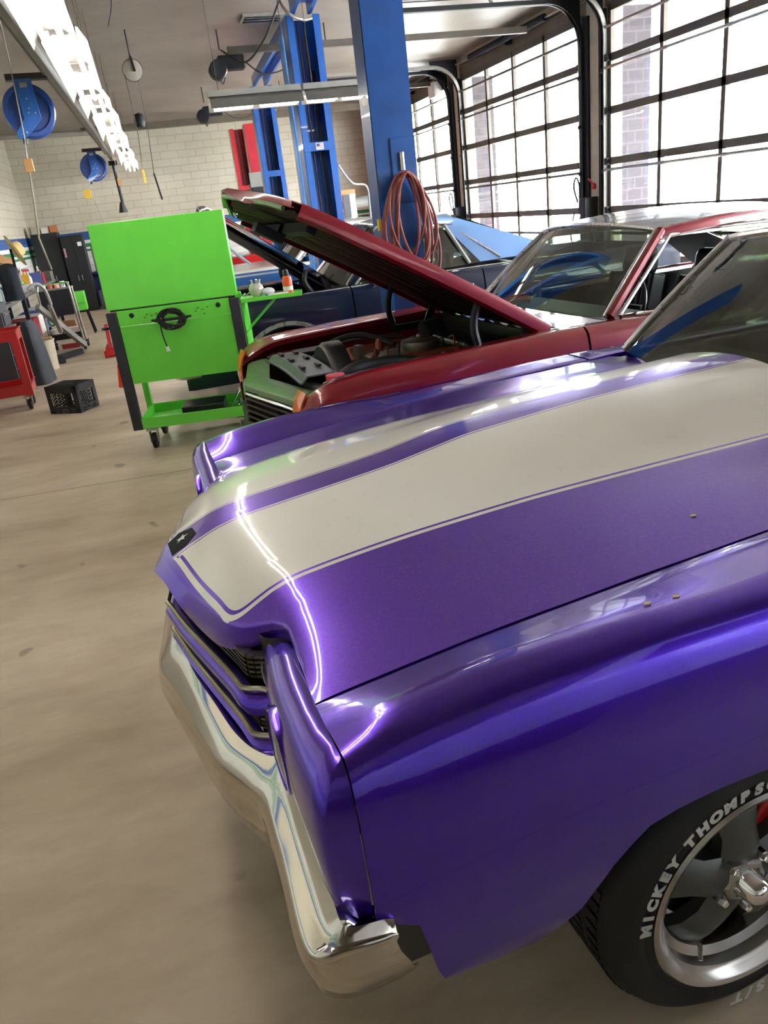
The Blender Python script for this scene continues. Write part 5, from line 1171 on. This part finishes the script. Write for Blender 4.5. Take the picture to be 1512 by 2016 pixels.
MB().box((-.1, -.2, 1.95), (.26, .2, .5)).build('carriage_head', M_dark, R1); MB().box((-.1, -.33, 2.25), (.26, .06, .25)).build('latch_box', M_grey, R1)
def beam(y0, z0, y1, z1, x0, x1, m, label):
    t = thing('overhead_beam', label, 'lift beam', (0, 0, 0), 0)
    MB().bar((x0-.09, y0, z0), (x1-.09, y1, z1), .04, .14).build('side_rail', m, t); MB().bar((x0+.09, y0, z0), (x1+.09, y1, z1), .04, .14).build('side_rail', m, t); MB().bar((x0, y0, z0+.05), (x1, y1, z1+.05), .17, .03).build('top_plate', m, t)
beam(9.2, 3.585, 5.95, 3.70, 2.03, 1.84, M_blue, 'blue overhead beam joining the flag sticker post to the nearest post'); beam(14.0, 3.635, 10.8, 3.72, 2.26, 2.23, M_blue, 'blue overhead beam joining the leftmost blue post to the bright blue post')
# air hose on the near post
hz = thing('air_hose', 'long dusty red air hose looped over the hook of the nearest blue post', 'hose', (1.86, 5.72, 1.78), 0)
random.seed(5); hm = mat('dusty red hose', '#7c3b32', .65)
for i in range(9):
    w_ = random.uniform(.09, .23); h = random.uniform(.55, .90); cx = random.uniform(-.06, .08); ph = random.uniform(-.1, .1); pts = []
    for k in range(40):
        a = 2*PI*k/40; z = -h/2+h/2*math.cos(a); f = math.sin(a)
        pts.append((cx*(1-math.cos(a))/2+w_*f*(1-.35*math.cos(a)*0)*(.6+.4*math.sin(a/2)), -.012*i*.6-.03*math.sin(a*2+i), z+ph*math.sin(a)*.4))
    MB().tube(pts, .0105, 8, closed=True).build('hose_loop', hm, hz)
MB().tube(spline([(-.02, -.06, -.70), (.0, -.05, -.95), (.01, -.05, -1.20), (.03, -.05, -1.05), (.06, -.05, -.82), (.10, -.06, -.9), (.03, -.05, -1.25)], 8), .0105, 8).build('hose_tail', hm, hz)
# exhaust and parts on the far side
small('steel_pipe_stack', 'exhaust pipe', 'upright shiny steel exhaust cylinder between the two blue posts', (3.52, 14.0, 0), MB().lathe([(0, 1.1), (.09, 1.1), (.10, 1.38), (.115, 1.40), (.115, 1.80), (0, 1.80)], n=28), M_steel)
tk = thing('exhaust_rack', 'grey rack with horizontal tubes and wrapped parts at the far right', 'rack', (3.95, 14.2, 0), 0)
MB().cyl((-.3, 0, 1.65), (.25, 0, 1.67), .09, 20).build('tube', M_grey, tk); MB().cyl((-.3, 0, 1.22), (.4, 0, 1.24), .06, 20).build('tube', M_grey, tk)
MB().bar((.2, 0, 1.6), (-.15, 0, 1.25), .02).build('brace', M_dark, tk); MB().bar((.22, 0, 1.7), (.36, 0, 0), .06).build('leg', M_grey, tk); MB().bar((-.3, 0, 1.2), (-.3, 0, 0), .05).build('leg', M_grey, tk)
for k in range(3): MB().bar((-.3, -.05, 1.08-.05*k), (.35, -.05, 1.14-.03*k), .05, .03).build('wrapped_bar', M_white, tk)
MB().box((-.45, .2, 1.80), (.5, .03, .16)).box((-.3, .2, .9), (.03, .03, 1.8)).build('wooden_board', M_wood, tk)
for k in range(1): tag(MB().tube(spline([(2.22, 9.15, 2.05), (2.40, 9.3, 1.85), (2.62, 9.5, 1.80), (2.66, 9.6, 1.55), (2.66, 9.6, 1.45)], 6), .012, 8).build('conduit', M_grey), 'grey cable curving right from the flag sticker post', 'cable')
# ================================================================ hose reels, rail and cords
rl = thing('ceiling_rail', 'long grey rail hung under the ceiling along the left, carrying the blue reels', 'rail', (0, 0, 0), 0)
MB().bar((-.575, 3.0, 2.90), (-.34, 17.5, 3.02), .05, .09).build('rail', M_grey, rl)
MB().bar((-.62, 3.0, 2.99), (-.38, 17.5, 3.11), .12, .05).build('rail_cover', M_frame, rl)
for y in (4.2, 8, 12, 16): MB().cyl((-.575+(y-3)*.0162, y, 3.0), (-.575+(y-3)*.0162, y, ZC), .008, 8).build('hanger_rod', M_grey, rl)
rp_ = thing('hanging_post', 'dark post hanging down at the end of the ceiling rail with a flared foot', 'post', (-.33, 17.5, 0), 0)
MB().cyl((.02, 0, 2.15), (.0, 0, 2.92), .03, 12).build('tube', M_dark, rp_); MB().lathe([(.03, 2.2), (.05, 2.15), (.09, 2.0), (.0, 2.0)], n=4).build('flared_foot', M_dark, rp_); MB().box((0, 0, 2.92), (.16, .12, .08)).build('clamp', M_dark, rp_)
def reel(x, y, z, r, label, grp):
    t = thing('hose_reel', label, 'hose reel', (x, y, z), .12, grp)
    MB().lathe([(.0, -.05), (r*.74, -.05), (r*.80, -.088), (r*.95, -.088), (r, -.07), (r*.97, -.055), (r*.72, -.05), (r*.70, .05), (r*.97, .055), (r, .07), (r*.95, .085), (0, .085)], (0, 0, 0), (0, 1, 0), 40).build('spool', mat('dark blue reel enamel', '#173f86', .4, 0, .4), t)
    MB().poly([(-r*.30, -.12, r*1.12), (r*.34, -.12, r*1.12), (r*.38, -.12, -r*.35), (r*.10, -.12, -r*.62), (-r*.30, -.12, -r*.95), (-r*.62, -.12, -r*1.05), (-r*.70, -.12, -r*.80), (-r*.28, -.12, -r*.30)], (0, .02, 0)).build('side_arm', M_blue, t, bevel=.004)
    for px, pz in ((0, .4), (.12, .2), (-.05, -.1), (.2, -.12), (.0, .05), (-.45, -.85), (-.3, -.8)): MB().cyl((px*r, -.128, pz*r), (px*r, -.12, pz*r), r*.035, 10).build('bolt', M_steel, t)
    MB().box((0, -.124, r*.9), (r*.28, .006, r*.18)).build('decal', M_steel, t)
    MB().box((r*.35, 0, r*1.25), (r*1.9, .10, r*.22)).build('mounting_bracket', mat('black steel bracket', '#2b211e', .5), t)
    MB().cyl((-r*.45, -.05, -r*1.2), (-r*.42, -.05, -r*1.0), r*.10, 10).build('hose_guide', M_blk, t)
    return t
reel(-.79, 8.5, 2.735, .225, 'large blue hose reel hanging at the upper left', 'hose reels')
reel(-.685, 17, 2.84, .245, 'smaller looking blue hose reel hanging farther back', 'hose reels')
def cord(name, label, pts, r=.008, m=None):
    global LASTC
    LASTC = tag(MB().tube(pts, r, 6).build(name, m or M_grey), label, 'cord'); return LASTC
def endpiece(name, loc, mesh, m, **k):
    o = mesh.build(name, m, LASTC, **k); o.location = loc; return o
cord('hanging_hose', 'long grey hose hanging from the large blue reel to the left of the green cart', [(-.90, 8.45, 2.42), (-.95, 8.5, 2.0), (-1.0, 8.55, 1.65), (-.96, 8.55, 1.35)], .010, mat('khaki hose', '#8d8470', .6))
cord('pull_cord', 'grey cord running down in front of the large blue reel to a wooden block', [(-.80, 8.2, 3.80), (-.82, 8.2, 3.1), (-.86, 8.22, 2.50), (-.89, 8.24, 2.32)], .006)
endpiece('wooden_block', (-.885, 8.24, 2.22), MB().box((0, 0, .05), (.075, .05, .11)), M_wood, bevel=.004)
cord('pull_cord', 'thin cord running down from the smaller blue reel', [(-.82, 16.9, 2.60), (-.80, 16.9, 2.2), (-.74, 16.9, 1.85)], .007)
endpiece('wooden_block', (-.90, 16.9, 2.30), MB().box((0, 0, .08), (.13, .06, .15)), M_yel, bevel=.004)
cord('drop_cord', 'thin cord hanging from the ceiling behind the row of lights', [(-.25, 15, ZC), (-.24, 15, 2.5)], .006); endpiece('wooden_block', (-.24, 15, 2.38), MB().box((0, 0, .05), (.06, .04, .11)), M_wood)
pr = thing('cord_reel', 'white cord reel hanging flat from the ceiling', 'cord reel', (.262, 11.0, 3.42), 0)
MB().lathe([(0, -.03), (.10, -.03), (.115, -.02), (.115, .02), (.10, .03), (0, .03)], (0, 0, 0), (.2, 1, .1), 28).build('reel_disc', mat('dusty white reel', '#b5aca0', .5), pr)
MB().lathe([(.118, -.02), (.126, 0), (.118, .02)], (0, 0, 0), (.2, 1, .1), 28).build('cord_winding', M_cord, pr); MB().bar((0, -.05, .14), (.02, -.05, -.02), .03).build('bracket', M_blk, pr); MB().cyl((0, 0, .12), (0, 0, ZC-3.42), .01, 8).build('hanger', M_dark, pr)
cord('drop_cord', 'dark cord dropping from the white cord reel to the yellow handle', [(.16, 11, 3.38), (.17, 11, 2.7), (.13, 11, 2.32)], .005, M_cord); endpiece('yellow_handle', (.135, 11, 2.16), MB().box((0, 0, .08), (.03, .03, .16)), M_yel, bevel=.006)
cord('drop_cord', 'second drop cord right of the yellow handle ending in a dark bar', [(.30, 11, 3.42), (.30, 11, 2.8), (.26, 11, 2.25)], .005, M_cord); endpiece('dark_handle', (.28, 11, 1.95), MB().box((0, 0, .16), (.022, .022, .32), ry=-.12), M_dark)
small('cord_weight', 'weight', 'dark round weight on the drop cord before the beam', (.262, 13.0, 3.10), MB().lathe([(0, -.10), (.06, -.08), (.085, 0), (.06, .09), (0, .11)], n=14), M_dark)
# openers, vent
def opener(x, y, z, label, sgn=1, L=4.2):
    t = thing('door_opener', label, 'door opener', (x, y, z), 0, 'garage door openers')
    MB().box((.12, 0, -.05), (.34, .20, .16)).build('motor_housing', M_dark, t, bevel=.02); MB().lathe([(0, -.12), (.10, -.12), (.115, -.08), (.115, .08), (.10, .12), (0, .12)], (-.06, 0, -.12), (0, 1, 0), 16).build('motor', M_dark, t)
    MB().box((L/2+.1, 0, .09), (L, .06, .08)).build('rail', M_frame, t)
    for x_ in (.0, 1.4): MB().cyl((x_, 0, .1), (x_, 0, ZC-z), .009, 8).build('hanger_rod', M_dark, t)
    MB().tube(spline([(.28, 0, -.02), (.5, .03, -.18), (.8, .02, -.16), (1.0, 0, .05)], 6), .009, 6).build('wire', M_cord, t)
    MB().tube(spline([(-.05, .0, -.2), (-.02, 0, -.28), (.02, 0, -.2)], 5), .008, 6).build('wire_loop', M_cord, t)
    return t
opener(1.38, 11.3, 3.52, 'dark garage door opener motor under the ceiling, left of the blue posts'); opener(1.48, 15.6, 3.50, 'farther garage door opener motor just above the crosswise light')
opener(3.2, 7.4, 3.55, 'garage door opener for the nearest door in view', L=2.6)
v = thing('ceiling_vent', 'dented louvred vent in the ceiling at the top of the picture', 'vent', (1.88, 10.75, ZC), 0)
MB().box((0, 0, -.015), (.5, .34, .03)).build('vent_frame', M_grey, v, bevel=.004)
for k in range(5): MB().box((0, -.12+.06*k, -.04), (.44, .035, .006), rx=.6).build('vent_slat', M_dark if k % 2 else M_steel, v)
# cables under the ceiling and around the first post top
tag(MB().tube(spline([(1.40, 11.3, 3.62), (1.62, 10.9, 3.40), (1.78, 10.2, 3.5), (1.86, 9.5, 3.68), (1.90, 9.2, 3.78), (1.95, 9.1, 3.74)], 8), .012, 8).build('conduit', M_cord), 'dark cable looping from the opener to the top of the flag sticker post', 'cable')
tag(MB().tube(spline([(1.84, 9.1, 3.84), (1.80, 9.05, 3.62), (1.88, 9.0, 3.48), (2.02, 9.05, 3.44), (2.12, 9.1, 3.46)], 8), .014, 8).build('conduit', M_grey), 'grey flexible conduit curling at the head of the flag sticker post', 'cable')
tag(MB().tube(spline([(.0, 7.8, 3.84), (.12, 7.8, 3.6), (.13, 7.8, 3.4), (.06, 7.8, 3.22)], 8), .007, 6).build('conduit', M_cord), 'thin dark cable hanging in a curve right of the light row', 'cable')
tag(MB().tube(spline([(2.9, 7.4, 3.66), (3.05, 7.4, 3.42), (3.25, 7.4, 3.40), (3.4, 7.4, 3.64)], 8), .007, 6).build('conduit', M_cord), 'thin cable drooping between the ceiling rails right of the nearest post', 'cable')
# things on the pillars between the doors
for y, n, x in ((9.95, 'between the near and the middle doors', XR-.16), (14.72, 'between the middle and the farthest doors', XR-.16)):
    t = thing('switch_box', 'dark greasy box with hanging cables on the pillar '+n, 'box', (x, y, 0), 0)
    MB().box((0, 0, 1.05), (.20, .14, .62)).build('box_body', M_dark, t, bevel=.01); MB().tube(spline([(-.05, .2, 1.3), (-.08, .25, 1.5), (-.06, .22, 1.62), (-.04, .17, 1.5), (-.05, .16, 1.2)], 6), .012, 6).build('cable_loop', M_blk, t)
    MB().tube(spline([(-.1, .2, 1.2), (-.13, .26, .9), (-.12, .22, .7)], 6), .01, 6).build('cable', M_cord, t)
small('fire_extinguisher_head', 'nozzle', 'red valve head on the pillar above the dark box', (XR-.12, 9.88, 1.45), MB().lathe([(0, 0), (.03, 0), (.03, .06), (.015, .08), (0, .08)], n=14).bar((0, 0, .06), (-.05, .06, .14), .02), M_red)
small('control_box', 'box', 'white control box on the header above the farthest door', (XR-.11, 15.6, 3.36), MB().box((0, 0, .12), (.19, .34, .26)), M_white, bevel=.01)
# posts in the corner of each pillar
for k, y in enumerate((4.98, 9.95, 14.75)): struct(MB().box((XR-.02, y, 1.9), (.05, .42, 3.8)).build('trim_%d' % (k+3), M_cream))
